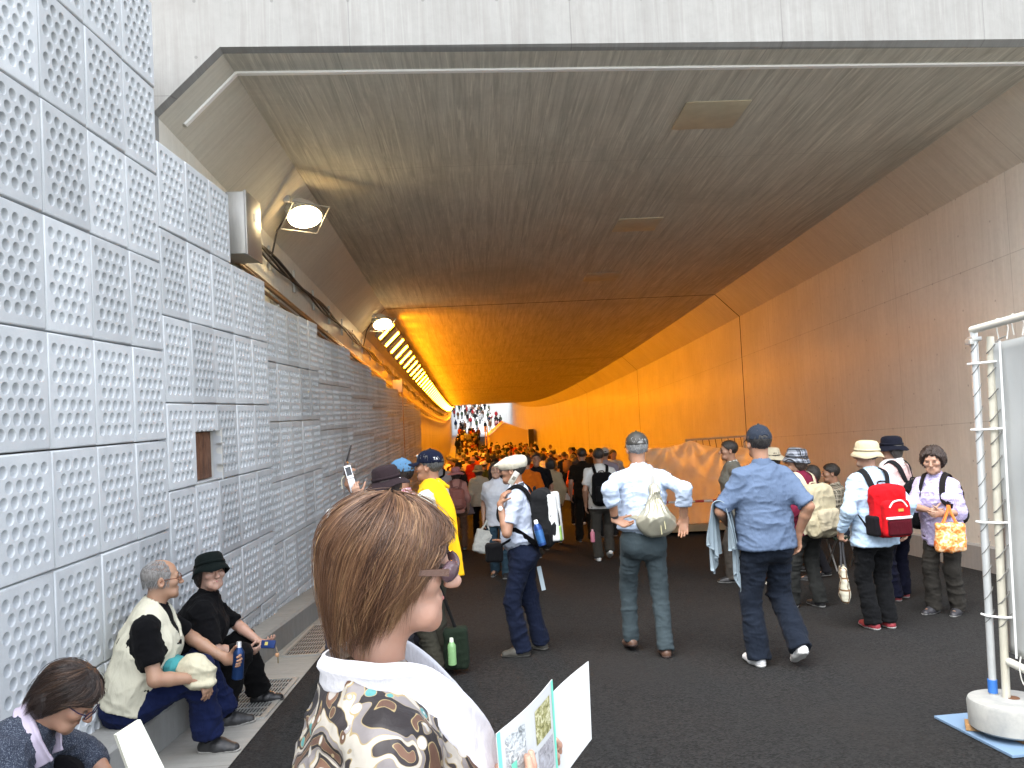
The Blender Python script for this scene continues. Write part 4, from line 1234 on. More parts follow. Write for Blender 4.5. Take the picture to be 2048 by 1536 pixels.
def tote(label, top, w, h, d, mat, hmat, ang=0.0, hl=.2, name='tote_bag', cat='bag', tilt=0.0):
    """a bag hanging by its handles from the point top"""
    R = rotz(ang) @ roty(tilt); top = np.array(top, float); c = top - R @ np.array([0, 0, hl + h / 2])
    t = thing(name, label, cat, tuple(c - R @ np.array([0, 0, h / 2])))
    F = Field(c - .4, c + .4, .008); F.box(c, (w / 2, d / 2, h / 2), .02, .01, R); F.ell(c - R @ np.array([0, 0, h * .25]), (w * .48, d * .8, h * .28), .04, R)
    fpart('body', F, mat, t, .012, (8, 8, 12), h * 30)
    for sg in (-1, 1):
        a = c + R @ np.array([-w * .25, sg * d * .35, h * .46]); b = c + R @ np.array([w * .25, sg * d * .35, h * .46])
        MB().tube(spline([a, top + (a - top) * .25 + R @ np.array([0, sg * .005, -.02]), top + R @ np.array([0, sg * .012, 0]), top + (b - top) * .25 + R @ np.array([0, sg * .005, -.02]), b], 16), .009, 6, flat=.45).build('handle', hmat, t, True)
    return t
def flip_phone(label, c, R, col, screen=True, open_=True):
    t = thing('mobile_phone', label, 'phone', tuple(c)); c = np.array(c, float)
    MB().box(c, (.048, .014, .095), R, .005).build('body', plain(col, .35, .2), t, True)
    if open_:
        c2 = c + R @ np.array([0, .012, .095]); R2 = R @ rotx(-.25)
        MB().box(c2, (.048, .011, .092), R2, .004).build('lid', plain(col, .35, .2), t, True)
        MB().box(c2 + R2 @ np.array([0, -.006, .004]), (.036, .002, .06), R2).build('screen', plain((.01, .011, .013), .15), t)
    return t

def scarf(p, pts, w, t, name, mat, parent=None, amp=.006, centre=None, n=60, wave=3.0, local=True, seed=0.0):
    """a soft cloth band along pts, with a rounded section and lengthwise creases"""
    Q = spline(pts, n); T = np.gradient(Q, axis=0); T /= np.linalg.norm(T, axis=1)[:, None] + 1e-9
    c = np.array(centre)
    N = Q - c; N -= T * np.sum(N * T, 1)[:, None]; N /= np.linalg.norm(N, axis=1)[:, None] + 1e-9
    B = np.cross(T, N); m = 28; a = np.arange(m) * 2 * PI / m; v = []
    for i in range(n):
        ca, sa = np.cos(a), np.sin(a); x = np.sign(ca) * np.abs(ca) ** .7 * w / 2; y = np.sign(sa) * np.abs(sa) ** .6 * t / 2
        y = y + amp * np.sin(x / w * PI * 2 * wave + i * .05 + seed) * (sa > -.5)
        v.append(Q[i] + x[:, None] * B[i] + y[:, None] * N[i])
    v = np.concatenate(v); f = np.array([[i * m + j, i * m + (j + 1) % m, (i + 1) * m + (j + 1) % m, (i + 1) * m + j] for i in range(n - 1) for j in range(m)])
    v = folds(v, f, amp * 1.2, (9, 9, 9), seed + 2)
    fl = f.tolist() + [list(range(m))[::-1], [(n - 1) * m + j for j in range(m)]]
    pr = parent or p.root
    me = mesh_np(name, (p.W(v) if local else v) - parent_loc(pr), fl, mat); return link(name, me, pr)
def drape(name, mat, parent, c, along, out, wid, l0, l1, r=.05, amp=.03, nf=3.5, seed=0.0, nu=44, nv=50, th=.006, lean=(0, 0, 0)):
    """a sheet hung over a bar at c: along = the bar, out = sideways; l0, l1 = the two hanging lengths; deepening folds"""
    al, ou = unit(along), unit(out); v = []; tot = l0 + PI * r + l1
    for i in range(nv):
        q = tot * i / (nv - 1)
        if q < l0: o, z, hang = -r, -(l0 - q), (l0 - q)
        elif q < l0 + PI * r: a = (q - l0) / r; o, z, hang = -r * math.cos(a), r * math.sin(a), 0
        else: o, z, hang = r, -(q - l0 - PI * r), q - l0 - PI * r
        sg = -1 if o < 0 else 1
        for j in range(nu):
            u = j / (nu - 1) - .5; k = min(1, hang / .25)
            d = amp * k * (math.sin(u * nf * 2 * PI + seed + q * 2) + .5 * math.sin(u * nf * 4.3 * PI + seed * 2 + q * 5))
            gather = 1 - .28 * k * (.6 + .4 * math.sin(seed + sg))
            edge = hang * (1 + .12 * math.sin(u * 7 + seed * 3 + sg))
            v.append(np.array(c) + al * u * wid * gather + ou * (o + sg * d + sg * .02 * k) + np.array([0, 0, -edge if hang > 0 else z]) + np.array(lean) * hang)
    v = np.array(v); f = np.array([[i * nu + j, i * nu + j + 1, (i + 1) * nu + j + 1, (i + 1) * nu + j] for i in range(nv - 1) for j in range(nu - 1)])
    n_ = vnormals(v, f); m = len(v); v2 = np.concatenate([v + n_ * th / 2, v - n_ * th / 2]); f2 = np.concatenate([f, f[:, ::-1] + m])
    rim = [k for k in range(nu)] + [i * nu + nu - 1 for i in range(1, nv)] + [(nv - 1) * nu + k for k in range(nu - 2, -1, -1)] + [i * nu for i in range(nv - 2, 0, -1)]
    f3 = np.array([[rim[i], rim[(i + 1) % len(rim)], rim[(i + 1) % len(rim)] + m, rim[i] + m] for i in range(len(rim))])
    me = mesh_np(name, v2 - parent_loc(parent), np.concatenate([f2, f3]), mat); return link(name, me, parent)

def m_strand(cs):
    m = newmat('hair_strands'); t = NT(m)
    at = t.n('Attribute', attribute_name='shade')
    t.col(t.ramp(at.outputs['Fac'], *cs)); t.rough(.38); t.b.inputs['Specular IOR Level'].default_value = .5
    t.b.inputs['Anisotropic'].default_value = .5
    return m
def strand_mesh(p, name, pts, r, mat, parent, shade, W=True):
    """pts (n, m, 3) head-local; three-sided tapering tubes"""
    n, m, _ = pts.shape
    X = p.W(p.hpts(pts.reshape(-1, 3))).reshape(n, m, 3) if W else pts
    T = np.gradient(X, axis=1); T /= np.linalg.norm(T, axis=2)[..., None] + 1e-9
    up = RNG.normal(size=(n, 1, 3)); B = np.cross(T, np.broadcast_to(up, T.shape)); B /= np.linalg.norm(B, axis=2)[..., None] + 1e-9; C = np.cross(T, B)
    rr = (np.linspace(1, .0, m) ** .6)[None, :, None] * r * (.7 + .6 * RNG.random((n, 1, 1)))
    ring = [X + rr * (math.cos(a) * B + math.sin(a) * C) for a in (0, 2.094, 4.189)]
    V = np.stack(ring, 2).reshape(-1, 3)
    b = (np.arange(n) * m * 3)[:, None, None] + (np.arange(m - 1) * 3)[None, :, None] + np.arange(3)[None, None, :]
    nx = b - np.arange(3) + (np.arange(3) + 1) % 3
    F = np.stack([b, nx, nx + 3, b + 3], -1).reshape(-1, 4)
    me = mesh_np(name, V - parent_loc(parent), F, mat)
    at = me.attributes.new('shade', 'FLOAT', 'POINT'); at.data.foreach_set('value', np.repeat(shade, m * 3).astype(np.float32))
    return link(name, me, parent)
def bob_strands(p, n, mat, r=.0006, sweep=.25, nc=420, back=2.62, side=2.1, front=1.12, frontw=.62, vol=1.0, stray=120, seed=3, m=15):
    g = np.random.default_rng(seed)
    cphi = g.uniform(-PI, PI, nc); cs = np.arccos(1 - g.random(nc) * 1.02); csh = g.random(nc)
    k = g.integers(0, nc, n); phi = cphi[k] + g.normal(0, .055, n); s0 = np.clip(cs[k] + g.normal(0, .06, n), .03, 1.6)
    L = 1.75 * (.52 + .58 * g.random(nc) ** .8)[k] * (.92 + .12 * g.random(n))
    layer = .955 + .065 * g.random(nc)[k] + .02 * g.random(n); layer[-stray:] += g.random(stray) * .09
    t = np.linspace(0, 1, m)[None, :]
    wob = g.normal(0, .13, nc)[k][:, None]
    def send(f):
        a = np.abs((f + PI) % (2 * PI) - PI)
        return np.interp(a, [0, frontw, frontw + .25, 1.35, 1.9, PI], [front, front + .10, side - .35, side, back - .1, back])
    f_end = phi + sweep * np.sign(np.sin(phi)) * np.minimum(1, np.abs(np.sin(phi)) * 3)
    smax = send(f_end) * (.80 + .17 * g.random(nc)[k] + .05 * g.random(n))
    e = np.minimum(s0 + L, smax)
    ok = e > s0 + .15
    S = s0[:, None] + (e - s0)[:, None] * t
    PHI = phi[:, None] + (sweep * np.sign(np.sin(phi)) * np.minimum(1, np.abs(np.sin(phi)) * 3))[:, None] * (t ** 1.2) + wob * t ** 2
    a, b, c = .094 * vol, .114 * vol, .100 * vol
    up = S <= PI / 2; E = np.maximum(S - PI / 2, 0)
    flick = (g.normal(.02, .035, nc)[k] + g.normal(0, .012, n))[:, None] * t ** 3
    rad = np.where(up, np.sin(S), 1 - .02 * E - .23 * E ** 2) * layer[:, None] * (1 + .05 * np.sin(PI * t)) + flick
    z = np.where(up, .030 + c * np.cos(S) * layer[:, None], .030 - E * .168)
    pts = np.stack([a * np.sin(PHI) * rad, b * np.cos(PHI) * rad - .014, z], -1)[ok]
    sh = np.clip(csh[k] * .55 + g.random(n) * .25 + .12 + .16 * np.sin(phi * 7 + 1.3) + .12 * np.sin(phi * 15 + s0 * 3), 0, 1)[ok]
    return strand_mesh(p, 'hair_strands', pts, r, mat, p.root, sh)
# ================================================================ the people near enough to tell apart
BLACK = (.012, .012, .014); NAVYT = (.022, .030, .058)
D2R = math.radians
SHOE_B = plain((.018, .018, .019), .5); SOLE_G = plain((.30, .30, .29), .6); SOLE_W = plain((.62, .62, .60), .5)
GREYHAIR = hairmat((.13, .13, .125), (.34, .34, .33))
SK2 = skin((.50, .31, .215)); SK3 = skin((.40, .225, .14))

# man with the phone, side on
p = Person('man in pale flat cap talking on a phone, in navy trousers', (.30, 6.60), D2R(80), 1.60, .007, lean=.06, head=(-.06, .02, 0), twist=-.05,
           feet=((-.09, .03, .1, 0), (.12, -.10, -.55, 0)), sk=SK3,
           hands={0: dict(W=(.125, 6.42, .850), dw=(.42, .02, 1), nw=(1, .35, .1), curl=.45, polew=(.15, -.25, -1)), 1: dict(p=(.22, .16, .88))})
fc = p.body().face().glasses(plain((.05, .05, .05), .4), r=.018); p.hair('short'); p.hat('flat', cloth((.58, .55, .46), weave=260.))
p.top(cloth((.50, .54, .62)), 'short', hem=.10, collar_mat=cloth((.10, .105, .12)), belly=.06); p.trousers(cloth(NAVYT), 1.02); p.belt(plain((.05, .05, .05), .4)); p.shoes(plain((.05, .047, .038), .7, 0, .3, 20), plain((.09, .087, .078), .6), chunky=1.12)
MB().tube([p.W(p.wr[0] + unit(p.wr[0] - p.elb[0]) * -.03)+np.array([0,0,-.006]), p.W(p.wr[0] + unit(p.wr[0] - p.elb[0]) * -.03)+np.array([0,0,.006])], .031, 14).build('watch_strap', plain((.08, .07, .06), .5), p.root, True)
w_ = p.W(p.wr[0] - unit(p.wr[0] - p.elb[0]) * .03); MB().lathe([(.001, .006), (.016, .006), (.019, .002), (.019, -.004)], 16, mat4(rotx(PI / 2), w_ + np.array([-.004, -.034, 0]))).build('watch', plain((.75, .75, .73), .25, .3), p.root, True)
b, c, R = backpack(p, 'black and white hiking backpack on the man in the flat cap', cloth((.028, .029, .031)), cloth((.03, .031, .034)), cloth(BLACK), .28, .46, .16, .0, .55)
for sg in (-1, 1):
    F = Field(c - .36, c + .36, .006); F.box(c + p.sd * sg * .085 - p.fw * .05, (.028, .085, .19), .02, .01, R); fpart('side_panel', F, cloth((.60, .61, .60)), b, .004, W=p.W)
F = Field(c - .4, c + .4, .006); q = c - p.fw * .135 - p.up * .10
F.box(q + p.up * .03, (.026, .012, .13), .01, .0, R); fpart('stripe', F, cloth((.62, .62, .60)), b, W=p.W)
F = Field(c - .4, c + .4, .006); F.box(q - p.up * .03 + p.sd * -.07, (.03, .012, .06), .01, .0, R); fpart('badge', F, plain((.25, .42, .10), .5, 0, .5, 25), b, W=p.W)
F = Field(c - .4, c + .4, .006); F.box(c - p.sd * .165 - p.up * .16 - p.fw * .01, (.025, .05, .055), .02, .0, R); fpart('bottle_pocket', F, cloth(BLACK), b, W=p.W)
bottle('blue drinks bottle with a white cap in the side pocket of the grey backpack', p.W(c - p.sd * .185 - p.up * .20 - p.fw * .0), p.R @ (p.up * 1.0 + p.fw * .18), .034, .21, plain((.02, .06, .22), .3, .5), plain((.8, .8, .8), .4), plain((.04, .14, .36), .3, .4, .3, 40))
ph = np.array([.245, 6.40, 1.055]); Rp = np.stack([unit((.0, .25, 0.1)), unit((.2, -1, .1)), unit((.55, -.02, .83))], 1); Rp[:, 0] = unit(np.cross(Rp[:, 1], Rp[:, 2])); Rp[:, 1] = np.cross(Rp[:, 2], Rp[:, 0])
t = thing('mobile_phone', 'silver phone held to the ear of the man in the flat cap', 'phone', tuple(ph)); MB().box(ph, (.046, .018, .115), Rp, .006).build('body', plain((.55, .53, .46), .35, .4), t, True); MB().box(ph + Rp[:, 1] * .0095, (.024, .002, .03), Rp).build('outer_screen', plain((.16, .15, .12), .3), t)
cbg = np.array([.06, 6.47, .46]); t = thing('camera_bag', 'small black camera bag at the waist of the man with the phone', 'bag', tuple(cbg)); F = Field(cbg - .2, cbg + .2, .006); F.box(cbg, (.07, .05, .075), .025); fpart('body', F, cloth(BLACK), t, .004); MB().tube([cbg + (0.05, 0, .05), np.array([.2, 6.45, .56])], .01, 6, flat=.4).build('strap', cloth(BLACK), t, True)

t = thing('leaflet', 'pale blue folded leaflet sticking out behind the navy trousers', 'leaflet', (.44, 6.62, .10)); MB().box((.44, 6.62, .20), (.035, .008, .20), roty(-.16), .001).build('sheet', plain((.40, .48, .52), .6), t)
# man walking away, elbows out
p = Person('man in pale blue shirt and grey slacks walking away with his elbows out', (1.25, 6.33), D2R(-2), 1.735, .007, lean=.03, head=(.12, .02, 0), girth=1.0,
           feet=((-.115, .16, .15, .03), (.115, -.10, -.05, 0)), sk=SK3,
           hands={0: dict(W=(1.00, 6.14, .72), dw=(.80, -.35, -.45), nw=(-.1, -.55, .85), curl=.45, polew=(-.35, -1, -.1), th=.2), 1: dict(W=(1.535, 6.14, .69), dw=(-.12, -.15, -1), nw=(-.35, -1, 0), curl=.5, polew=(.35, -1, -.1), th=.2)})
p.body().face(); p.hair('short', GREYHAIR); p.hat('cap', plain((.026, .024, .020), .6, 0, .2, 30))
p.top(cloth((.50, .57, .68)), 'roll', hem=.085, loose=1.06, amp=.016); p.trousers(cloth((.085, .108, .118), var=.10), .90, amp=.008, flare=.98); p.belt(plain(BLACK, .4)); p.shoes(plain((.11, .06, .04), .45), plain((.05, .03, .025), .6))
MB().tube([p.W(p.wr[0] - unit(p.wr[0] - p.elb[0]) * .034), p.W(p.wr[0] - unit(p.wr[0] - p.elb[0]) * .014)], .0315, 14).build('wristwatch', plain((.02, .02, .022), .4), p.root, True)
# drawstring bag slung over his right shoulder
M_SHINY = plain((.40, .385, .30), .34, .45, .2, 9, spec=.6)
c = p.waist + p.up * .05 - p.fw * .19 + p.sd * .085; R = np.stack([p.sd, p.fw, p.up], 1)
t = thing('drawstring_bag', 'shiny khaki drawstring bag slung low on the back of the man in grey slacks', 'bag', tuple(p.W(c - p.up * .16)))
F = Field(c - .3, c + .3, .006); F.ell(c - p.up * .05, (.155, .075, .11), .04, R); F.cone(c, c + p.up * .17 - p.fw * -.015, .105, .032, .04, 1.05, p.sd); F.cone(c + p.up * .15, c + p.up * .21 + p.fw * .02, .03, .042, .015)
v, f = F.mesh(); dv = v - (c + p.up * .17); ang = np.arctan2(dv @ p.fw, dv @ p.sd); hgt = np.clip((v - c) @ p.up / .2 + .3, 0, 1)
v = v + vnormals(v, f) * (np.sin(ang * 11 + vnoise(v * 14) * 4) * .0065 * hgt)[:, None]; v = folds(v, f, .014, (9, 9, 6), 4.0)
fpart('body', (v, f), M_SHINY, t, W=p.W)
ribbon(p, [c + p.up * .19 + p.fw * .03, p.ub - p.fw * .115 + p.sd * .085 - p.up * .05, p.ub + p.sd * .10 + p.up * .085 - p.fw * .03, p.ub + p.sd * .10 + p.fw * .09 + p.up * .02, p.chest + p.sd * .02 + p.fw * .15], .03, .006, 'strap', plain((.30, .29, .26), .6), t, p.chest)
ribbon(p, [c - p.up * .03 - p.sd * .13, p.waist - p.sd * .07 - p.fw * .150 + p.up * .05, p.waist - p.sd * .16 - p.fw * .075 + p.up * .07, p.waist - p.sd * .185 + p.fw * .03 + p.up * .1], .034, .006, 'strap', plain((.36, .34, .25), .45, .3), t, p.waist)
MB().tube(p.W(spline([c + p.up * .14 - p.fw * .05, c + p.up * .0 - p.fw * .088 + p.sd * .01, c - p.up * .13 - p.fw * .075 + p.sd * .02], 12)), .004, 6).build('cord', plain((.62, .58, .34), .6), t, True)
MB().tube(p.W(spline([c + p.up * .14 - p.fw * .05 + p.sd * .01, c + p.up * .02 - p.fw * .09 + p.sd * .035, c - p.up * .09 - p.fw * .085 + p.sd * .05], 12)), .004, 6).build('cord', plain((.62, .58, .34), .6), t, True)

# man in the blue polo
p = Person('man in blue loose shirt, dark cap and dark trousers striding away in white shoes', (2.06, 5.82), D2R(6), 1.725, .007, lean=.02, girth=1.02, shoulder=.93, head=(-.05, .0, 0),
           feet=((-.115, .0, .12, 0), (.13, -.16, -.1, .085)), sk=SK3, knee=((-.1, 1, 0), (.05, 1, 0)),
           hands={0: dict(p=(-.20, .22, 1.02), pole=(-1, -.6, -.4)), 1: dict(W=(2.285, 5.80, .575), dw=(.02, .1, -1), nw=(-1, -.4, 0), curl=.5)})
p.body().face(); p.hair('short', hairmat((.02, .018, .017))); p.hat('cap', cloth((.045, .055, .075)))
p.top(cloth((.15, .195, .275), var=.12), 'short', hem=-.06, loose=1.10, amp=.013, slen=.94); p.trousers(cloth((.026, .034, .050)), 1.08, amp=.013, flare=1.05); p.shoes(plain((.74, .74, .74), .5), SOLE_W, chunky=1.05)
F = p.fld([p.waist], .3, .006); F.cone(p.P + p.up * .115, p.P + p.up * .140, .150 * p.k, .149 * p.k, 0, 1.3, p.sd, flat=(1, 1))
v, f = F.mesh(); p.obj('waist_tie', v, f, cloth((.06, .11, .24)))
# jacket over his arm
c = p.L(np.array([1.745, 5.70, .72])); t = thing('jacket', 'pale grey jacket draped over the left arm of the man in blue', 'jacket', (1.72, 5.70, .30))
fw_ = p.W(p.wr[0]) - p.W(p.elb[0]); mid_ = p.W(p.elb[0]) + fw_ * .35; sd_ = np.cross(fw_, (0, 0, 1))
M_JK = cloth((.33, .39, .43))
drape('cloth', M_JK, t, mid_ + (0, 0, .01), fw_, sd_, .30, .30, .26, .052, .026, 2.2, 1.0)
drape('sleeve', M_JK, t, mid_ + fw_ * .05 + (0, 0, .025), fw_, sd_, .12, .40, .52, .062, .018, 1.3, 4.0, nu=24)

# woman in maroon with the beige backpack
p = Person('woman in maroon top and grey checked hat with a beige backpack, looking left', (3.13, 7.72), D2R(28), 1.525, .008, True, lean=.08, head=(.55, -.02, 0), feet=((-.10, .12, .1, 0), (.10, -.04, -.1, 0)), sk=SK2)
p.body().face(brows=False); p.hair('bob', hairmat((.03, .022, .018)), .004); p.hat('bucket', checks((.09, .10, .12), (.34, .36, .40), (.02, .02, .025), .035), .12, .032)
p.top(cloth((.19, .030, .065)), 'long', hem=-.10, loose=1.08); p.trousers(cloth((.050, .052, .050)), 1.05); p.shoes(SHOE_B, SOLE_G)
backpack(p, 'soft beige backpack with a flap on the woman in maroon', cloth((.46, .42, .31)), cloth((.47, .43, .33)), cloth((.55, .50, .38)), .34, .50, .16, .10, .40, .016)
# two more behind her
p = Person('woman in cream sun hat standing half hidden behind the maroon top', (3.38, 9.1), D2R(60), 1.54, .011, True, head=(.1, 0, 0), sk=SK2, fine=False)
p.body(); p.hair('bob'); p.hat('bucket', cloth((.50, .46, .36)), 0, .055); p.top(cloth((.16, .10, .10)), 'long'); p.trousers(cloth((.03, .03, .035))); p.shoes(plain((.6, .56, .46), .5), SOLE_W)

# woman with the red backpack
p = Person('woman in light blue jacket, beige hat and red shoes wearing a red backpack', (3.32, 6.72), D2R(8), 1.565, .007, True, lean=.03, head=(.55, -.02, 0), girth=1.05, feet=((-.075, -.02, .1, 0), (.075, -.02, -.1, 0)), sk=SK2,
           hands={0: dict(W=(3.035, 6.74, .42), dw=(0, 0, -1), nw=(1, .2, 0), curl=.9), 1: dict(W=(3.60, 6.74, .42), dw=(0, .05, -1), nw=(-1, 0, 0), curl=.5)})
p.body().face(brows=False); p.hair('short', hairmat((.03, .025, .02))); p.hat('bucket', cloth((.50, .45, .33)), .02, .036)
p.top(cloth((.46, .57, .68)), 'long', hem=-.13, loose=1.12, amp=.014); p.trousers(cloth((.018, .019, .021)), 1.0); p.shoes(plain((.26, .03, .04), .6), SOLE_G, chunky=1.14, socks=cloth((.6, .58, .5)))
b, c, R = backpack(p, 'bright red backpack with a maroon mesh pocket on the woman in light blue', cloth((.50, .018, .028)), cloth((.09, .012, .02)), cloth((.03, .03, .033)), .30, .42, .16, .055, .0)
q = c - p.fw * .10 - p.up * .06; F = Field(q - .3, q + .3, .006); F.box(q, (.12, .045, .15), .04, .01, R); fpart('pocket', F, cloth((.52, .02, .03)), b, .005, W=p.W)
q = q - p.fw * .028 - p.up * .07; F = Field(q - .3, q + .3, .006); F.box(q, (.105, .03, .065), .02, .01, R); fpart('mesh_pocket', F, cloth((.10, .012, .022)), b, .004, W=p.W)
q = q + p.up * .078 - p.fw * .006; F = Field(q - .2, q + .2, .005); F.box(q, (.112, .026, .011), .006, .0, R); fpart('trim', F, cloth((.75, .72, .70)), b, W=p.W)
q2 = c - p.fw * .148 + p.up * .055; MB().tube(p.W(spline([q2 - p.sd * .085 - p.up * .02, q2 - p.sd * .045 + p.up * .025, q2 + p.sd * .03 + p.up * .03, q2 + p.sd * .075 - p.up * .02], 14)), .007, 6).build('zip_edge', cloth((.75, .72, .70)), b, True)
MB().box(p.W(q2 - p.up * .045 + p.sd * .015), (.045, .008, .022), p.R @ R).build('maker_patch', plain((.45, .28, .05), .5), b, True)
for sg in (-1, 1):
    F = Field(c - .3, c + .3, .006); F.box(c + p.sd * sg * .145 - p.up * .12, (.03, .075, .085), .025, .01, R); fpart('side_pocket', F, cloth((.022, .02, .024)), b, W=p.W)
tote('small cream plaid tote bag hanging from the hand of the woman in light blue', p.W(p.wr[0] - np.array([0, 0, .085])), .20, .29, .05, checks((.58, .56, .46), (.50, .49, .42), (.20, .12, .06), .05), plain(BLACK, .6), D2R(70), .21)

# woman in the navy hat
p = Person('woman in pale pink blouse, navy sun hat and red shoes facing the wall', (4.12, 7.82), D2R(32), 1.60, .008, True, lean=.02, head=(.45, .02, 0), feet=((-.11, .02, .1, 0), (.11, .06, -.2, 0)), sk=SK2)
p.body().face(brows=False); p.hair('bob', hairmat((.05, .045, .04)), .004); p.hat('bucket', cloth((.020, .022, .035)), .02, .050)
p.top(cloth((.62, .47, .46)), 'mid', hem=-.08); p.trousers(cloth((.016, .018, .038))); p.shoes(plain((.30, .045, .055), .6), SOLE_G, socks=cloth((.65, .62, .6)))
scarf(p, [p.ub + p.sd * -.10 + p.fw * .13 - p.up * .16, p.ub - p.sd * .095 + p.fw * .08 + p.up * .06, p.neck - p.fw * .08 + p.up * .02, p.ub + p.sd * .095 + p.fw * .08 + p.up * .06, p.ub + p.sd * .10 + p.fw * .13 - p.up * .16], .09, .025, 'neck_towel', cloth((.66, .64, .64)), amp=.005, centre=p.neck)
backpack(p, 'slouchy black rucksack on the woman in the navy hat', cloth((.022, .022, .026)), cloth((.028, .028, .032)), cloth((.03, .03, .034)), .30, .46, .16, .14, .4, .016, .04)

# old woman with the orange bag
p = Person('old woman in lilac checked blouse and grey trousers turning to look left', (4.15, 7.12), D2R(126), 1.475, .0065, True, lean=.16, head=(.22, .08, .03), headscale=1.08, girth=1.0, feet=((-.09, .0, .1, 0), (.09, .06, -.2, 0)), sk=skin((.45, .275, .19)),
           hands={1: dict(W=(3.955, 6.93, .52), dw=(.9, -.2, -.1), nw=(.1, .9, .1), curl=.5, polew=(-.8, .2, -.7)), 0: dict(W=(4.02, 6.90, .50), dw=(-.95, -.1, -.05), nw=(.1, .9, .2), curl=.6, polew=(.9, .2, -.7))})
p.body().face(.15, (.36, .17, .14), brows=False); p.hair('fluffy', hairmat((.022, .013, .010), (.05, .03, .022)), .014)
p.top(checks((.58, .55, .72), (.36, .30, .52), None, .014, .35), 'mid', hem=-.16, loose=1.1, amp=.014); p.trousers(cloth((.062, .058, .052)), 1.05); p.shoes(plain((.03, .03, .035), .45), SOLE_G)
F = p.fld([p.waist], .3, .007); F.cone(p.P + p.up * .0 + p.fw * .045, p.chest + p.up * .06 + p.fw * .052, .085, .075, .02, 1.1, p.sd); v, f = F.mesh(); v = folds(v, f, .008, (8, 8, 8)); p.obj('undershirt', v, f, cloth((.60, .60, .56)))
backpack(p, 'small dark brown backpack on the old woman in lilac', cloth((.045, .035, .034)), cloth((.05, .04, .038)), cloth((.03, .027, .027)), .28, .38, .14, .06, .4)
def m_orange():
    m = newmat('orange_print'); t_ = NT(m); o_ = t_.coord(); n_ = t_.noise(o_, 26, 3, .5, 1.2)
    t_.col(t_.ramp(n_, (.38, (.72, .15, .02)), (.52, (.80, .36, .10)), (.62, (.85, .62, .38)))); t_.rough(.7); return m
M_ORP = m_orange(); tote('orange and cream patterned shopping bag on the arm of the old woman', (4.05, 6.84, .58), .24, .24, .06, M_ORP, plain((.75, .20, .03), .6), D2R(-10), .16)

# man in yellow towel and his neighbours with raised phones
p = Person('man in navy baseball cap with a yellow towel round his neck, side on', (-.40, 6.22), D2R(74), 1.675, .007, lean=.0, head=(-.02, -.03, 0), sk=SK3)
p.body().face(); p.hair('short', hairmat((.05, .05, .048), (.13, .13, .125))); p.hat('cap', cloth((.016, .021, .045)))
p.top(cloth((.60, .60, .54)), 'short', hem=-.1, loose=1.1); p.trousers(cloth((.10, .095, .075))); p.shoes(plain((.42, .36, .26), .6), SOLE_G)
M_LOGO = plain((.62, .63, .66), .6)
def stitched(bars, org, xa, za, parent, name='stitched_letters'):
    n_ = unit(np.cross(xa, za)); m_ = MB(); R_ = np.stack([unit(xa), n_, unit(za)], 1)
    for (x0, z0, x1, z1) in bars:
        a_ = np.array(org) + R_ @ np.array([x0, 0, z0]); b_ = np.array(org) + R_ @ np.array([x1, 0, z1]); m_.tube([p.W(p.hT(a_)), p.W(p.hT(b_))], .0022, 5)
    v_ = np.concatenate(m_.v); link(name, mesh_np(name, v_ - parent_loc(p.root), m_.f, M_LOGO, smooth=False), p.root)
stitched([(0, .018, .016, .018), (.008, 0, .008, .018)], (-.079, -.068, .062), (.42, -.86, 0), (.3, .15, 1), p)
stitched([(0, 0, .007, .018), (.007, .018, .014, 0), (.0035, .007, .0105, .007)], (-.070, -.087, .062), (.60, -.75, 0), (.3, .2, 1), p)
MB().lathe([(.001, .003), (.012, .002), (.013, -.004)], 14, mat4(p.R @ p.Rh @ rotx(-PI / 2 + .35), p.W(p.hT((-.012, .091, .088))))).build('badge', M_LOGO, p.root, True)
M_YT = cloth((.78, .50, .03), weave=300.)
scarf(p, [p.P - p.up * .14 - p.fw * .215 - p.sd * .12, p.P + p.up * .03 - p.fw * .20 - p.sd * .13, p.waist - p.fw * .19 - p.sd * .13, p.chest - p.sd * .115 - p.fw * .18, p.ub - p.sd * .115 - p.fw * .085 + p.up * .05, p.neck - p.sd * .085 + p.fw * .02 + p.up * .03, p.neck + p.fw * .105 - p.up * .03, p.neck + p.sd * .085 + p.up * .03, p.neck - p.fw * .085 + p.up * .03], .13, .03, 'towel', M_YT, amp=.005, centre=p.neck - p.up * .05)
cg = p.W(np.array([-.05, -.16, .20])); t = thing('shoulder_bag', 'dark green bag with a green bottle beside the man in the yellow towel', 'bag', tuple(cg - np.array([0, 0, .15]))); F = Field(cg - .25, cg + .25, .008); F.box(cg, (.09, .07, .15), .03); fpart('body', F, cloth((.035, .05, .035)), t, .01); MB().tube(spline([cg + (0, 0, .14), p.W(p.waist - p.sd * .2), p.W(p.chest - p.sd * .19), p.W(p.ub - p.sd * .1 + p.up * .09)], 16), .012, 6, flat=.4).build('strap', cloth((.03, .03, .03)), t, True)
bottle('green drinks bottle standing in the dark green bag', tuple(cg + np.array([-.03, -.10, -.10])), (0, 0, 1), .032, .2, plain((.25, .45, .20), .25), plain((.7, .75, .6), .4))

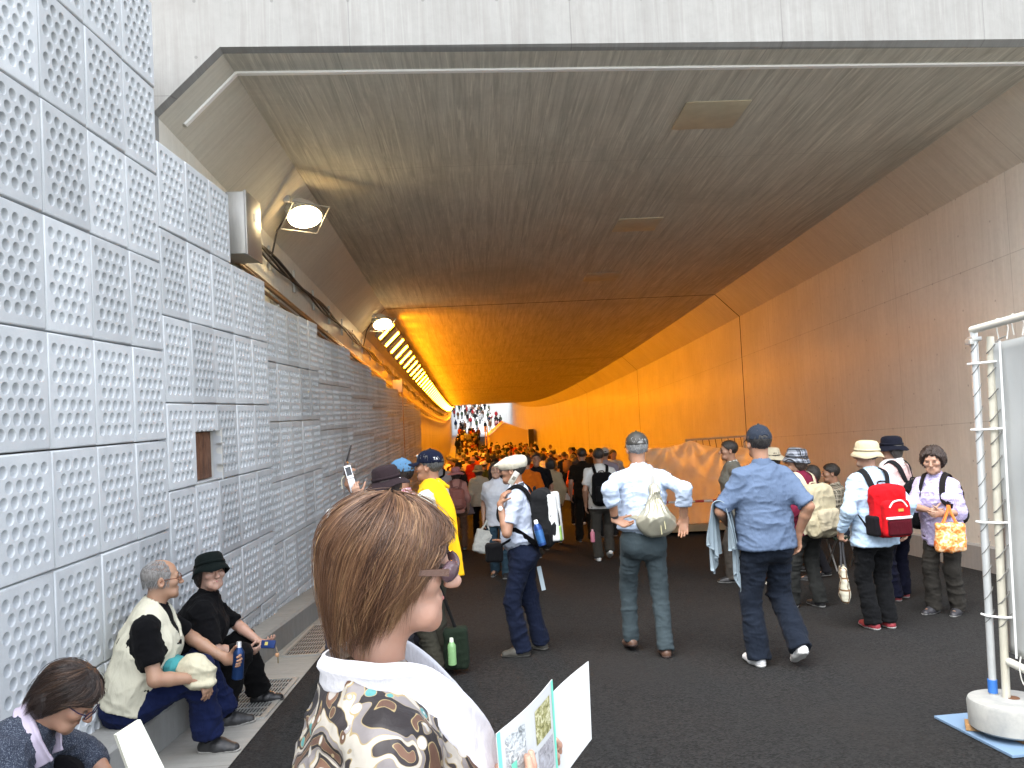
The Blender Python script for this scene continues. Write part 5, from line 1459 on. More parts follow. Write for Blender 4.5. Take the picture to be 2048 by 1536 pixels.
p = Person('person in dark brown sun hat raising a silver phone', (-.63, 5.52), D2R(52), 1.565, .007, True, lean=.05, head=(.10, -.05, -.12), sk=SK2,
           hands={0: dict(W=(-.845, 5.52, 1.055), dw=(-.45, -.05, .85), nw=(.25, .9, .25), curl=.7, polew=(-.2, -.5, -1)), 1: dict(p=(.22, .2, 1.0))})
p.body().face(brows=False); p.hair('bob', hairmat((.03, .022, .02)), .004); p.hat('bucket', cloth((.055, .040, .045)), -.18, .062, crown=1.05); p.top(cloth((.60, .66, .76)), 'long', hem=-.1, loose=1.1); p.trousers(cloth((.05, .05, .06))); p.shoes(SHOE_B, SOLE_G)
MB().lathe([(.001, .005), (.007, .004), (.008, 0), (.007, -.004)], 12, mat4(rotx(PI / 2), p.W(p.hT((.012, -.128, .05))))).build('hat_pin', plain((.8, .8, .78), .4), p.root, True)
flip_phone('open silver flip phone held up in front of the brown hat', (-.905, 5.58, 1.135), rotz(.25) @ roty(-.22), (.62, .63, .64))
p = Person('person in pale blue cap and pink checked shirt holding up a black device', (-.66, 6.55), D2R(66), 1.615, .009, lean=.0, head=(.05, -.05, 0), sk=SK3,
           hands={0: dict(W=(-1.03, 6.12, 1.10), dw=(.02, -.02, 1), nw=(.9, .3, .1), curl=.7, polew=(.1, -.3, -1)), 1: dict(p=(.2, .2, 1.0))})
p.body(); p.hair('short'); p.hat('cap', cloth((.13, .24, .36))); p.top(checks((.66, .56, .58), (.40, .10, .16), None, .022), 'roll', hem=-.1); p.trousers(cloth((.05, .05, .06))); p.shoes(SHOE_B, SOLE_G)
dv = np.array([-1.035, 6.10, 1.22]); t = thing('camera', 'thin black device with a wrist strap held up by the pink checked sleeve', 'camera', tuple(dv)); MB().box(dv, (.022, .05, .10), roty(.12), .005).build('body', plain((.06, .04, .035), .4), t, True); MB().box(dv + (.03, 0, .115), (.010, .045, .13), roty(.30), .004).build('lid', plain((.02, .018, .018), .3), t, True)
MB().tube(spline([dv + (-.01, 0, -.05), dv + (-.035, 0, -.09), dv + (-.03, 0, -.15)], 8), .004, 6).build('cord', plain((.5, .48, .36), .6), t, True)
p = Person('child in white sun hat peeping out behind the brown haired woman', (-1.22, 6.75), D2R(40), 1.18, .009, True, sk=SK2, headscale=1.15)
p.body(); p.hair('bob'); p.hat('bucket', cloth((.60, .62, .62)), 0, .03); p.top(cloth((.4, .42, .45)), 'short'); p.trousers(cloth((.08, .09, .12))); p.shoes(SHOE_B, SOLE_G)

# ---------------------------------------------------------------- seated on the kerb
p = Person('grey haired man in cream knitted vest sitting on the kerb, turned away', (-2.06, 4.70), D2R(-80), 1.66, .0065, lean=.30, seated=.345, head=(.28, -.10, 0), girth=1.12, sk=skin((.47, .285, .185)),
           feet=((-.42, .44, .18, 0), (.03, .41, -.28, 0)), knee=((-.12, .2, 1), (.12, .25, 1)),
           hands={0: dict(W=(-1.62, 4.99, .165), dw=(.75, -.15, .0), nw=(.3, -.7, 0), curl=.75, polew=(-.2, .7, -.3)), 1: dict(W=(-1.635, 4.60, .185), dw=(.35, .1, -.9), nw=(-.6, .3, -.2), curl=.45, polew=(-.4, -.5, -.4))})
p.body().face(.5).glasses(plain((.16, .06, .03), .3)); p.hair('bald', hairmat((.17, .15, .13), (.30, .29, .28)), .001)
_g = np.random.default_rng(4); _n = 2600; _f = _g.uniform(.95, 2 * PI - .95, _n); _s = _g.uniform(.75, 2.0, _n); _s = np.where(_g.random(_n) < .25, _g.uniform(.25, .9, _n), _s); _t = np.linspace(0, 1, 5)[None, :]
_S = np.minimum(_s[:, None] + _t * .22, 2.25); _F = _f[:, None] + .12 * np.sign(np.sin(_f))[:, None] * _t; _r = 1 + .05 * _t
_z = np.where(_S < PI / 2, .038 + .084 * np.cos(_S), .038 - (_S - PI / 2) * .13); _q = np.where(_S < PI / 2, np.sin(_S), 1 - .12 * (_S - PI / 2) - .1 * (_S - PI / 2) ** 2)
strand_mesh(p, 'hair_strands', np.stack([.078 * np.sin(_F) * _q * _r, .098 * np.cos(_F) * _q * _r - .013, _z], -1), .0011, m_strand([(0, (.10, .10, .10)), (1, (.42, .41, .40))]), p.root, _g.random(_n))
p.top(cloth(BLACK), 'short', hem=.02, loose=1.06, collar_mat=cloth(BLACK), amp=.008)
F = p.fld([p.P, *p.sh], .3, .0065); k = p.k; g = p.g
F.cone(p.P - p.up * .03, p.waist, .150 * k * g, .145 * k * g, .05, 1.26, p.sd, flat=(1, 0)); F.cone(p.waist, p.chest, .145 * k * g, .147 * k * g, .06, 1.26, p.sd); F.cone(p.chest, p.ub + p.up * .0, .147 * k * g, .118 * k, .06, 1.35, p.sd); F.cone(p.ub, p.neck + p.up * .02, .105 * k, .078 * k, .04)
for sg in (-1, 1): F.cone(p.ub + p.up * .02, p.sh[(sg + 1) // 2] - p.sd * sg * .02, .085 * k, .067 * k, .04)
F.cone(p.neck + p.fw * .05 + p.up * .05, p.waist + p.fw * .20, .075, .022, .01, op='sub'); F.cone(p.neck, p.neck + p.up * .1, .066 * k, .07 * k, 0, op='sub')
for sg in (-1, 1): F.ell(p.sh[(sg + 1) // 2] + p.sd * sg * .045 - p.up * .04, (.058, .07, .10), .0, np.stack([p.sd, p.fw, p.up], 1), op='sub')
v, f = F.mesh(); v = folds(v, f, .012, (6, 6, 9), 8.0); v = v + vnormals(v, f) * (np.sin(((v - p.P) @ p.sd) * 420) * .0009)[:, None]; p.obj('vest', v, f, cloth((.62, .60, .50), weave=230., var=.1))
p.trousers(cloth((.020, .030, .085)), 1.08, hem=-.03, amp=.014, flare=1.18); p.shoes(plain((.025, .025, .026), .5), plain((.34, .33, .31), .6), socks=cloth(BLACK), chunky=1.14)
bottle('blue and silver aluminium drinks bottle in the hand of the man in the vest', (-1.555, 4.985, .045), (.08, 0, 1), .034, .225, plain((.015, .045, .14), .32, .5, .25, 60), plain((.55, .56, .57), .35, .7), None)
kn = p.W(p.kn[1])
t = thing('cap', 'cream fabric cap resting on the knee of the seated man', 'cap', tuple(kn + np.array([.0, -.02, .05])))
q = kn + np.array([.005, -.055, .015]); F = Field(q - .25, q + .25, .006); F.ell(q, (.105, .075, .088), .02, rotz(.2) @ roty(.5)); F.ell(q + (.03, -.02, -.06), (.085, .06, .03), .02); fpart('crown', F, cloth((.58, .55, .43)), t, .012, (12, 12, 12), 2.0)
t = thing('hand_towel', 'small teal hand towel under the cream cap on the knee', 'towel', tuple(kn + np.array([-.1, -.02, .07])))
q = kn + np.array([-.10, -.03, .062]); F = Field(q - .25, q + .25, .006); F.box(q, (.085, .055, .022), .018, .01, roty(.25)); F.box(q + (-.03, -.05, -.03), (.04, .02, .04), .015, .02); fpart('cloth', F, cloth((.10, .33, .34), weave=250.), t, .015, (12, 12, 12), 5.0)

p = Person('woman in black clothes and black bucket hat sitting on the kerb with a phone', (-2.0, 5.36), D2R(-76), 1.56, .0065, True, lean=.34, seated=.335, head=(-1.05, -.16, -.04), sk=skin((.54, .345, .26)), headscale=1.06, girth=1.08,
           feet=((-.22, .44, -.05, 0), (.14, .22, -.1, 0)), knee=((-.05, .2, 1), (.1, .2, 1)),
           hands={0: dict(W=(-1.565, 5.50, .125), dw=(.85, -.35, .0), nw=(-.1, .2, .9), curl=.5, polew=(-.1, .8, -.3)), 1: dict(W=(-1.62, 5.36, .105), dw=(.8, .25, -.1), nw=(-.2, .6, .5), curl=.65, polew=(-.3, -.8, -.2))})
p.body().face(.42, (.45, .15, .15)); p.hair('bob', hairmat((.018, .013, .011)), .004); p.hat('bucket', cloth((.013, .020, .019)), .30, .030, crown=.90, rise=.104)
p.top(cloth((.011, .011, .013)), 'short', hem=-.05, loose=1.14, amp=.014, slen=.9); p.trousers(cloth((.010, .010, .011)), 1.05, hem=.0, flare=1.2); p.shoes(plain((.014, .014, .015), .4), plain((.05, .05, .05), .5), low=True)
ph = np.array([-1.475, 5.40, .130]); Rp = rotz(-.25) @ rotx(-.45); t = thing('mobile_phone', 'dark blue phone with a keyring in the hands of the woman in black', 'phone', tuple(ph)); MB().box(ph, (.10, .016, .052), Rp, .005).build('body', plain((.02, .045, .16), .3, .3), t, True); MB().box(ph + Rp @ np.array([-.01, -.0088, .003]), (.022, .002, .022), Rp).build('label', plain((.5, .42, .12), .5), t)
MB().tube(spline([ph + (.05, 0, -.02), ph + (.062, -.01, -.055), ph + (.055, 0, -.085)], 8), .003, 6).build('cord', plain((.2, .16, .1), .5), t, True); MB().lathe([(.001, .012), (.012, .008), (.014, 0), (.010, -.012), (.001, -.014)], 12, mat4(np.eye(3), ph + np.array([.057, -.005, -.07]))).build('charm', plain((.55, .30, .16), .5), t, True); MB().box(ph + (.06, 0, -.105), (.007, .004, .045)).build('key', plain((.35, .28, .16), .35, .7), t)

# woman bent over at the left edge
p = Person('woman in speckled dark blue top with glasses bowing her head at the kerb', (-2.05, 3.04), D2R(-84), 1.58, .006, True, lean=.78, seated=.335, head=(.0, .46, .0), headscale=1.07, sk=skin((.47, .28, .19)), girth=1.06,
           feet=((-.14, .50, .0, 0), (.16, .46, 0, 0)), knee=((-.05, .2, 1), (.08, .2, 1)),
           hands={0: dict(p=(-.16, .58, .36), pole=(-1, 0, -.4), d=(.3, .6, -.6)), 1: dict(p=(.10, .60, .34), pole=(1, -.2, -.4), d=(-.3, .8, -.3), n=(-.2, 0, -1), curl=.6)})
p.body().face(.3).glasses(plain((.03, .02, .05), .3)); p.hair('bob', hairmat((.016, .010, .008)), .003)
bob_strands(p, 3200, m_strand([(.0, (.010, .006, .005)), (.6, (.035, .020, .014)), (.9, (.09, .05, .03)), (1.0, (.16, .10, .06))]), .0011, .55, 260, 2.5, 1.75, 1.2, .5, 1.0, 160, 9)
def m_speck():
    m = newmat('speckled_knit'); t_ = NT(m); o_ = t_.coord(); n_ = t_.noise(o_, 260, 2, .6); n2_ = t_.noise(o_, 30, 4, .6)
    t_.col(t_.mix(t_.ramp(n_, (.52, 0.0), (.66, 1.0)), t_.mix(n2_, (.012, .018, .035), (.03, .04, .065)), (.16, .18, .22))); t_.rough(.9); t_.bump(n_, .5, .006); return m
p.top(m_speck(), 'mid', hem=-.06, loose=1.14, amp=.016, collar=False); p.trousers(cloth((.014, .013, .016)), 1.1, amp=.012); p.shoes(SHOE_B, SOLE_G)
scarf(p, [p.neck + p.fw * .12 - p.up * .05 + p.sd * .05, p.neck + p.sd * .085 + p.fw * .02 + p.up * .01, p.neck - p.fw * .075 + p.up * .03, p.neck - p.sd * .085 + p.fw * .02 + p.up * .01, p.neck + p.fw * .12 - p.up * .05 - p.sd * .05], .075, .022, 'neck_scarf', cloth((.56, .51, .60)), amp=.004, centre=p.neck)
pb = p.W(np.array([-.05, .66, .0])); 
t = thing('paper_folder', 'folded white paper folder standing by the knees of the bowing woman', 'folder', (-1.36, 3.16, .16))
mb = MB(); A0 = np.array([-1.435, 3.10, .455]); A1 = np.array([-1.362, 3.14, .492]); dn = np.array([.12, -.02, -.34])
mb.quad(A0, A1, A1 + dn + (.03, .02, 0), A0 + dn); n_ = np.array([.02, -.02, .006]); mb.quad(A0 + n_, A0 + dn + n_, A1 + dn + n_ + (.03, .02, 0), A1 + n_); mb.quad(A0, A0 + n_, A1 + n_, A1); mb.quad(A0, A0 + dn, A0 + dn + n_, A0 + n_); mb.quad(A1, A1 + n_, A1 + dn + n_ + (.03, .02, 0), A1 + dn + (.03, .02, 0)); mb.quad(A0 + dn, A1 + dn + (.03, .02, 0), A1 + dn + n_ + (.03, .02, 0), A0 + dn + n_)
mb.build('sheet', plain((.82, .82, .70), .7), t)

# ---------------------------------------------------------------- middle distance
def mid(label, at, rz, h, top, bot, female=False, hair_='short', hairc=(.02, .016, .013), hat=None, sleeve='short', head=(0, 0, 0), feet=None, hands=None, shoes=(SHOE_B, SOLE_G), face=False, **kw):
    q = Person(label, at, rz, h, .011, female, head=head, feet=feet or ((-.10, .10, .05, 0), (.10, -.08, -.05, .02)), hands=hands, fine=False, sk=SK2 if female else SK3)
    q.body()
    if face: q.face()
    q.hair(hair_, hairmat(hairc), .005)
    if hat: q.hat(*hat)
    q.top(top, sleeve, **kw); q.trousers(bot); q.shoes(*shoes); return q
p = mid('young man with black hair in white shirt and grey trousers, seen from behind', (1.78, 12.0), .02, 1.665, cloth((.62, .62, .60)), cloth((.085, .08, .07)), feet=((-.09, -.02, .05, 0), (.10, .04, -.05, .07)), shoes=(plain((.7, .7, .68), .5), SOLE_W), loose=1.05)
_lastpack = backpack(p, 'plain black backpack on the young man in the white shirt', cloth((.014, .014, .016)), cloth((.02, .02, .022)), cloth((.014, .014, .016)), .31, .48, .17, .06, .5)
bb_, cc_, RR_ = _lastpack
for k_ in range(5): MB().box(p.W(cc_ - p.fw * .155 + p.up * .03 + p.sd * (-.04 + .02 * k_)), (.014, .006, .014), p.R @ RR_).build('logo_letter', plain((.55, .55, .55), .6), bb_)
bottle('pink drinks bottle dangling beside the grey trousers', (1.60, 11.98, -.44), (0, 0, 1), .035, .19, plain((.65, .22, .30), .35), plain((.7, .4, .45), .4))
p = mid('woman in cream jacket, straw coloured hat and black trousers seen from behind', (-.05, 16.1), .05, 1.46, cloth((.50, .46, .37)), cloth(BLACK), True, 'bob', hat=('bucket', cloth((.40, .32, .19)), 0, .055), sleeve='long', hem=-.12, loose=1.1)
tote('grey shoulder bag on the left side of the woman in the cream jacket', p.W(p.waist - p.sd * .22 + p.up * .1), .26, .26, .08, cloth((.28, .26, .28)), cloth((.2, .18, .2)), .2, .2)
p = mid('woman in pink wide hat and pink top with a pink pack', (-.46, 14.4), .0, 1.46, cloth((.52, .31, .27)), cloth((.16, .10, .07)), True, 'bob', hat=('bucket', cloth((.52, .27, .28)), 0, .085), sleeve='mid', hem=-.12)
backpack(p, 'small dusty pink backpack under the pink wide hat', cloth((.42, .21, .18)), cloth((.44, .23, .20)), cloth((.3, .16, .14)), .28, .36, .13, .06, .4)
p = mid('man in pale blue shirt and white cap with a dark shoulder bag', (-.88, 17.0), .0, 1.66, cloth((.46, .47, .50)), cloth((.07, .06, .055)), hat=('cap', cloth((.58, .52, .40))), sleeve='long', loose=1.08)
backpack(p, 'dark grey sling bag on the back of the man in pale blue', cloth((.03, .028, .03)), cloth((.035, .03, .03)), cloth((.03, .03, .03)), .24, .40, .13, .05, .4, .012, -.10)
p = mid('young woman with long black hair in white T-shirt, facing the camera', (.20, 11.0), D2R(165), 1.545, cloth((.62, .64, .68)), cloth((.06, .10, .13)), True, 'long', (.012, .010, .010), face=True, head=(.15, -.05, 0), hem=-.12)
tote('pale printed tote bag hanging beside the woman with long black hair', (.03, 10.95, .12), .24, .30, .06, plain((.52, .52, .47), .7, 0, .3, 30), plain((.5, .5, .45), .7), .3, .14, tilt=.25)
mid('bearded man in black T-shirt walking towards the camera', (.97, 14.0), D2R(178), 1.66, cloth((.02, .02, .022)), cloth((.05, .045, .04)), face=True, loose=1.08)
mid('man in orange T-shirt half hidden behind the flat cap', (.72, 12.6), D2R(20), 1.62, cloth((.55, .17, .02)), cloth((.06, .05, .04)))
p = mid('woman with short dark hair in beige hooded top and brown trousers', (1.27, 14.6), .08, 1.55, cloth((.42, .35, .24)), cloth((.16, .10, .06)), True, 'bob', sleeve='long', loose=1.1)
tote('red orange shoulder bag hanging left of the beige hooded top', p.W(p.chest - p.sd * .20 + p.up * .02), .22, .42, .09, cloth((.55, .10, .02)), cloth((.03, .025, .02)), .3, .12)
p = mid('woman in bright orange top and dark jeans walking away', (2.16, 18.0), .0, 1.49, cloth((.72, .16, .045)), cloth((.025, .028, .035)), True, 'fluffy', (.03, .018, .012), sleeve='mid', loose=1.1, shoes=(plain((.7, .66, .6), .5), SOLE_W))
t = thing('leaflet', 'white leaflet in the left hand of the woman in orange', 'leaflet', tuple(p.W(p.wr[0] + np.array([-.03, .04, -.14])))); q = p.W(p.wr[0] + np.array([-.03, .02, -.10])); MB().box(q, (.20, .006, .15), rotz(.3) @ roty(.2)).build('sheet', plain((.75, .74, .7), .6), t)
mid('man in grey cap and lilac grey shirt beyond the black backpack', (2.38, 15.2), .0, 1.68, cloth((.34, .31, .36)), cloth((.05, .05, .05)), hat=('cap', cloth((.50, .49, .46))))
mid('tall person with black hair in dark clothes before the white shirt', (1.86, 14.6), .1, 1.70, cloth((.03, .022, .015)), cloth((.03, .025, .02)))
p = mid('man with black hair in grey waistcoat standing by the tarpaulin, side on', (3.02, 9.5), D2R(84), 1.66, cloth((.20, .195, .17)), cloth((.10, .09, .08)), face=True, hands={0: dict(W=(2.86, 9.36, .42), nw=(1, .3, 0), curl=.6)}, collar_mat=cloth((.6, .6, .56)))
t = thing('leaflet', 'pale leaflet in the hand of the man in the grey waistcoat', 'leaflet', (2.80, 9.33, .28)); MB().box((2.80, 9.33, .34), (.14, .006, .10), rotz(.3) @ roty(.35)).build('sheet', plain((.7, .7, .68), .6), t)
p = Person('man in brown checked shirt sitting by the right wall', (4.48, 9.9), D2R(70), 1.68, .010, seated=.52, lean=.12, head=(.1, .02, 0), sk=SK3, fine=False, feet=((-.15, .42, 0, 0), (.15, .42, 0, 0)), knee=((-.1, .2, 1), (.1, .2, 1)), hands={0: dict(p=(-.14, .38, .66)), 1: dict(p=(.12, .38, .66))})
p.body().face(); p.hair('short'); p.top(checks((.30, .28, .22), (.10, .09, .07), (.5, .46, .38), .03), 'short'); p.trousers(cloth((.04, .045, .06))); p.shoes(SHOE_B, SOLE_G)
b0 = P(4.48, 9.9, 0); t = thing('folding_stool', 'low folding stool under the man in the checked shirt', 'stool', tuple(b0)); MB().box(b0 + (0, 0, .41), (.34, .34, .03), bev=.01).build('seat', cloth((.05, .07, .05)), t, True)
for sx in (-1, 1):
    for sy in (-1, 1): MB().tube([b0 + (sx * .15, sy * .15, 0.0), b0 + (sx * .14, -sy * .15, .40)], .011, 6).build('leg', M_STEEL, t, True)
mid('woman with black hair sitting low behind the beige backpack', (3.92, 9.3), D2R(70), 1.30, cloth((.05, .04, .045)), cloth((.03, .03, .035)), True, 'bob')
# ================================================================ the woman right before the lens
def m_blobs():
    """printed blouse: big soft islands of black, taupe, brown and white with thin pale outlines and ringed dots"""
    m = newmat('printed_blouse'); t = NT(m); o = t.coord()
    n_ = t.noise(o, 12.5, .6, .4, .9)
    r = t.n('ValToRGB'); r.color_ramp.interpolation = 'CONSTANT'; el = r.color_ramp.elements
    G = (.26, .20, .10)
    for i, (ps, c) in enumerate(((0, (.09, .045, .028)), (.335, G), (.345, (.012, .009, .010)), (.435, G), (.445, (.17, .155, .155)), (.505, G), (.514, (.36, .335, .29)), (.572, G), (.581, (.020, .015, .016)), (.65, G), (.66, (.13, .068, .042)), (.72, (.30, .28, .26)))):
        if i < 2: k = el[i]; k.position = ps
        else: k = el.new(ps)
        k.color = (*c, 1)
    t.l(n_, r.inputs[0]); c = r.outputs[0]
    d = t.n('TexVoronoi'); d.inputs['Scale'].default_value = 38; t.l(o, d.inputs['Vector'])
    s2 = t.n('SeparateColor'); t.l(d.outputs['Color'], s2.inputs[0])
    on = t.m('GREATER_THAN', s2.outputs[1], .55)
    ds = d.outputs['Distance']
    c = t.mix(t.m('MULTIPLY', on, t.m('LESS_THAN', ds, .40)), c, (.26, .21, .12))
    c2 = t.n('ValToRGB'); c2.color_ramp.interpolation = 'CONSTANT'; el = c2.color_ramp.elements
    for i, (ps, q) in enumerate(((0, (.40, .385, .36)), (.3, (.10, .05, .028)), (.55, (.28, .26, .26)), (.8, (.06, .22, .22)))):
        k = el[i] if i < 2 else el.new(ps); k.position = ps; k.color = (*q, 1)
    t.l(s2.outputs[0], c2.inputs[0])
    c = t.mix(t.m('MULTIPLY', on, t.m('LESS_THAN', ds, .35)), c, c2.outputs[0])
    c = t.mix(t.m('MULTIPLY', on, t.m('LESS_THAN', ds, .12)), c, (.45, .45, .43))
    t.col(c); t.rough(.6); wv = t.noise(t.mapped(o, (1, 1, .4)), 16, 4, .55, .6); t.bump(wv, .4, .012)
    return m
LRZ = D2R(-72)
p = Person('brown haired woman in printed blouse with a white towel and sunglasses, close to the camera', (-.215, 1.36), LRZ, 1.475, .005, True, lean=.06, head=(-.32, .09, .02), headscale=1.035, neckl=.045, shoulder=1.04, sk=skin((.55, .34, .25)), girth=1.06,
           hands={1: dict(W=(-.035, 1.125, 1.035), dw=(.95, .15, .35), nw=(-.2, .4, .9), curl=.5, polew=(-.4, -.3, -1)), 0: dict(W=(.03, 1.33, 1.0), dw=(.6, -.3, .3), nw=(.2, -.6, .7), curl=.5, polew=(.3, .5, -1))})
lady = p
p.body().face(.5)
p.hair('bob', hairmat((.060, .029, .016)), .002, -.006, .022)
bob_strands(p, 13000, m_strand([(.0, (.032, .014, .008)), (.35, (.085, .040, .021)), (.7, (.17, .088, .044)), (.92, (.29, .17, .085)), (1.0, (.37, .235, .12))]), .0007, .46, 760, 2.84, 2.36, 1.32, .82, 1.02, 420, 21, 18)
p.top(m_blobs(), 'mid', hem=-.10, loose=1.14, amp=.010, collar=False); p.trousers(cloth((.05, .045, .04))); p.shoes(SHOE_B, SOLE_G)
M_TOW = cloth((.62, .62, .65), weave=190., var=.12)
up, fw, sd = p.up, p.fw, p.sd
scarf(p, [p.chest + sd * .065 + fw * .162 - up * .14, p.chest + sd * .075 + fw * .158 + up * .04, p.ub + sd * .086 + fw * .066 + up * .052, p.neck + sd * .074 - fw * .016 + up * .006, p.neck - fw * .080 + up * .006, p.neck - sd * .074 - fw * .016 + up * .006, p.ub - sd * .086 + fw * .066 + up * .052, p.chest - sd * .075 + fw * .158 + up * .04, p.chest - sd * .065 + fw * .162 - up * .14], .090, .020, 'neck_towel', M_TOW, amp=.0035, centre=p.neck + up * .02, n=90)
# wrap-round sunglasses with broad brown temples
T = lambda q: p.W(p.hT(q)); g = MB()
for sg in (-1, 1):
    g = MB(); n_ = 12; vv = []
    for i in range(n_):
        u = i / (n_ - 1); y_ = .100 - .125 * u; x_ = .079 + .010 * math.sin(u * PI * .6); w_ = .0062 - .0032 * u
        vv += [T((sg * x_, y_, .012 + w_ - .012 * u * u)), T((sg * (x_ + .003), y_, .012 + w_ - .012 * u * u)), T((sg * (x_ + .003), y_, .012 - w_ - .012 * u * u)), T((sg * x_, y_, .012 - w_ - .012 * u * u))]
    g.add(vv, [[i * 4 + j, i * 4 + (j + 1) % 4, i * 4 + 4 + (j + 1) % 4, i * 4 + 4 + j] for i in range(n_ - 1) for j in range(4)] + [[3, 2, 1, 0], [(n_ - 1) * 4 + j for j in range(4)]])
    g.build('sunglass_temple', plain((.075, .036, .024), .25), p.root, True)
for sg in (-1, 1):
    F = p.fld([p.hT((sg * .04, .1, .008))], .06, .003); F.ell(p.hT((sg * .040, .100, .006)), np.array((.033, .011, .019)) * p.hs, 0, p.Rh @ rotz(-sg * .35)); v, f = F.mesh(); p.obj('sunglass_lens', v, f, plain((.10, .06, .07), .08, 0, .1))
# the brochure she reads: a printed leaf and the blank leaf behind it
t = thing('brochure', 'open white brochure with small photographs in the hand of the brown haired woman', 'brochure', (.08, 1.24, 1.0))
def leaf(name, TL, TR, BR, BL, bow, mat, th=.0012, nu=14):
    TL, TR, BR, BL = map(np.array, (TL, TR, BR, BL)); n_ = unit(np.cross(TR - TL, BL - TL)); v = []
    for k_ in (0, 1):
        for i in range(nu):
            u = i / (nu - 1); b_ = n_ * (bow * math.sin(u * PI) + k_ * th); v += [TL + (TR - TL) * u + b_, BL + (BR - BL) * u + b_]
    m_ = nu * 2; f = []
    for i in range(nu - 1): f += [[i * 2, i * 2 + 2, i * 2 + 3, i * 2 + 1], [m_ + i * 2, m_ + i * 2 + 1, m_ + i * 2 + 3, m_ + i * 2 + 2], [i * 2, m_ + i * 2, m_ + i * 2 + 2, i * 2 + 2], [i * 2 + 1, i * 2 + 3, m_ + i * 2 + 3, m_ + i * 2 + 1]]
    f += [[0, 1, m_ + 1, m_], [m_ - 2, 2 * m_ - 2, 2 * m_ - 1, m_ - 1]]
    me = mesh_np(name, np.array(v) - parent_loc(t), f, mat); me.set_sharp_from_angle(angle=.6); link(name, me, t)
    return lambda u, w, o: TL + (TR - TL) * u + (BL + (BR - BL) * u - TL - (TR - TL) * u) * w + n_ * (bow * math.sin(u * PI) + o)
M_PAPER = plain((.52, .53, .53), .45, 0, .02, 10)
leaf('blank_page', (.070, 1.255, 1.135), (.166, 1.38, 1.162), (.162, 1.36, 1.038), (.055, 1.20, .985), .006, M_PAPER)
at_ = leaf('printed_page', (.001, 1.12, 1.153), (.092, 1.25, 1.179), (.094, 1.25, 1.020), (.006, 1.12, 1.000), -.006, M_PAPER)
def patch(name, u0, u1, w0, w1, mat, o=-.0006):
    n_ = 8; v = []; f = []
    for i in range(n_):
        u = u0 + (u1 - u0) * i / (n_ - 1); v += [at_(u, w0, o), at_(u, w1, o)]
    f = [[i * 2, i * 2 + 2, i * 2 + 3, i * 2 + 1] for i in range(n_ - 1)]
    link(name, mesh_np(name, np.array(v) - parent_loc(t), f, mat), t)
def m_photo(seed, cs):
    m = newmat('printed_picture'); k = NT(m); n_ = k.noise(k.mapped(k.coord(), (1, 1, 1), (seed, seed * 2, 0)), 85, 4, .7, 1.5); k.col(k.ramp(n_, *cs)); k.rough(.4); return m
TEAL = plain((.16, .62, .47), .5)
patch('teal_edge', 0.0, .045, .0, 1, TEAL); patch('teal_edge', .955, 1, .0, 1, TEAL)
PA = [(.30, (.05, .05, .055)), (.45, (.30, .33, .34)), (.6, (.62, .65, .66))]; PB = [(.30, (.06, .06, .03)), (.48, (.28, .27, .10)), (.62, (.60, .58, .40))]; PC = [(.3, (.16, .16, .17)), (.5, (.34, .33, .35)), (.7, (.45, .46, .50))]
patch('picture', .10, .40, .10, .44, m_photo(1.0, PA)); patch('picture', .58, .90, .10, .42, m_photo(2.0, PB)); patch('picture', .60, .92, .48, .78, m_photo(3.0, PC)); patch('picture', .30, .50, .52, .74, m_photo(4.0, PB)); patch('picture', .60, .90, .84, 1.0, m_photo(5.0, [(.3, (.05, .07, .12)), (.5, (.2, .35, .6)), (.7, (.5, .6, .7))]))
patch('caption_text', .12, .28, .48, .50, plain((.3, .3, .3), .6)); patch('caption_text', .44, .56, .46, .475, plain((.3, .3, .3), .6)); patch('teal_spot', .16, .24, .36, .50, TEAL, -.0011)
# ================================================================ barrier, tarpaulin, tent
gb = lambda y, h=0.0: float(ground(y)) + h
M_WPIPE = plain((.62, .61, .54), .45, .1, .12, 14); M_ROPE = plain((.13, .13, .12), .8)
bx_, by_ = 2.715, 4.19
bd = thing('barrier_screen', 'white sheeted barrier screen on pipe posts with a round concrete foot', 'barrier', (bx_, by_, gb(by_)))
def m_weight():
    m = newmat('painted_concrete'); t = NT(m); o = t.coord(); n_ = t.noise(o, 9, 5, .65); t.col(t.mix(t.ramp(n_, (.4, 0.0), (.75, 1.0)), (.36, .36, .335), (.25, .26, .255))); t.rough(.75); t.bump(n_, .2, .01); return m
ft = MB(); zc = gb(by_) + .05; tilt = rotx(-.055) @ roty(.01)
ft.lathe([(.001, 0), (.185, 0), (.20, .012), (.203, .13), (.195, .147), (.18, .150), (.001, .150)], 48, mat4(tilt, (bx_, by_ - .05, zc))); ft.build('foot', m_weight(), bd, True)
zt = zc + .15
MB().tube([(bx_ - .028, by_ + .05, zt - .03), (bx_ + .002, by_ + .05, gb(by_, 2.16))], .0195, 14).build('post', plain((.50, .52, .52), .4, .3, .12, 14), bd, True)
MB().tube([(bx_ + .004, by_ - .01, zt - .03), (bx_ + .058, by_ + .0, gb(by_, 2.12))], .0205, 14).build('post', plain((.48, .46, .38), .5, .1, .15, 14), bd, True)
MB().tube([(bx_ - .028, by_ + .05, zt + .005), (bx_ - .028, by_ + .05, zt + .075)], .0238, 14).build('blue_tape', plain((.03, .14, .45), .5), bd, True)
MB().lathe([(.03, -.001), (.03, .002), (.001, .0025)], 16, mat4(np.eye(3), (bx_ + .03, by_ - .03, zt))).build('rust_ring', plain((.12, .05, .02), .8), bd)
L0, L1 = by_ - .02, 2.3
MB().tube([(bx_ + .0, by_ + .06, gb(by_, 2.165)), (bx_ + .02, L1, gb(by_, 2.30))], .021, 12).build('top_rail', M_WPIPE, bd, True)
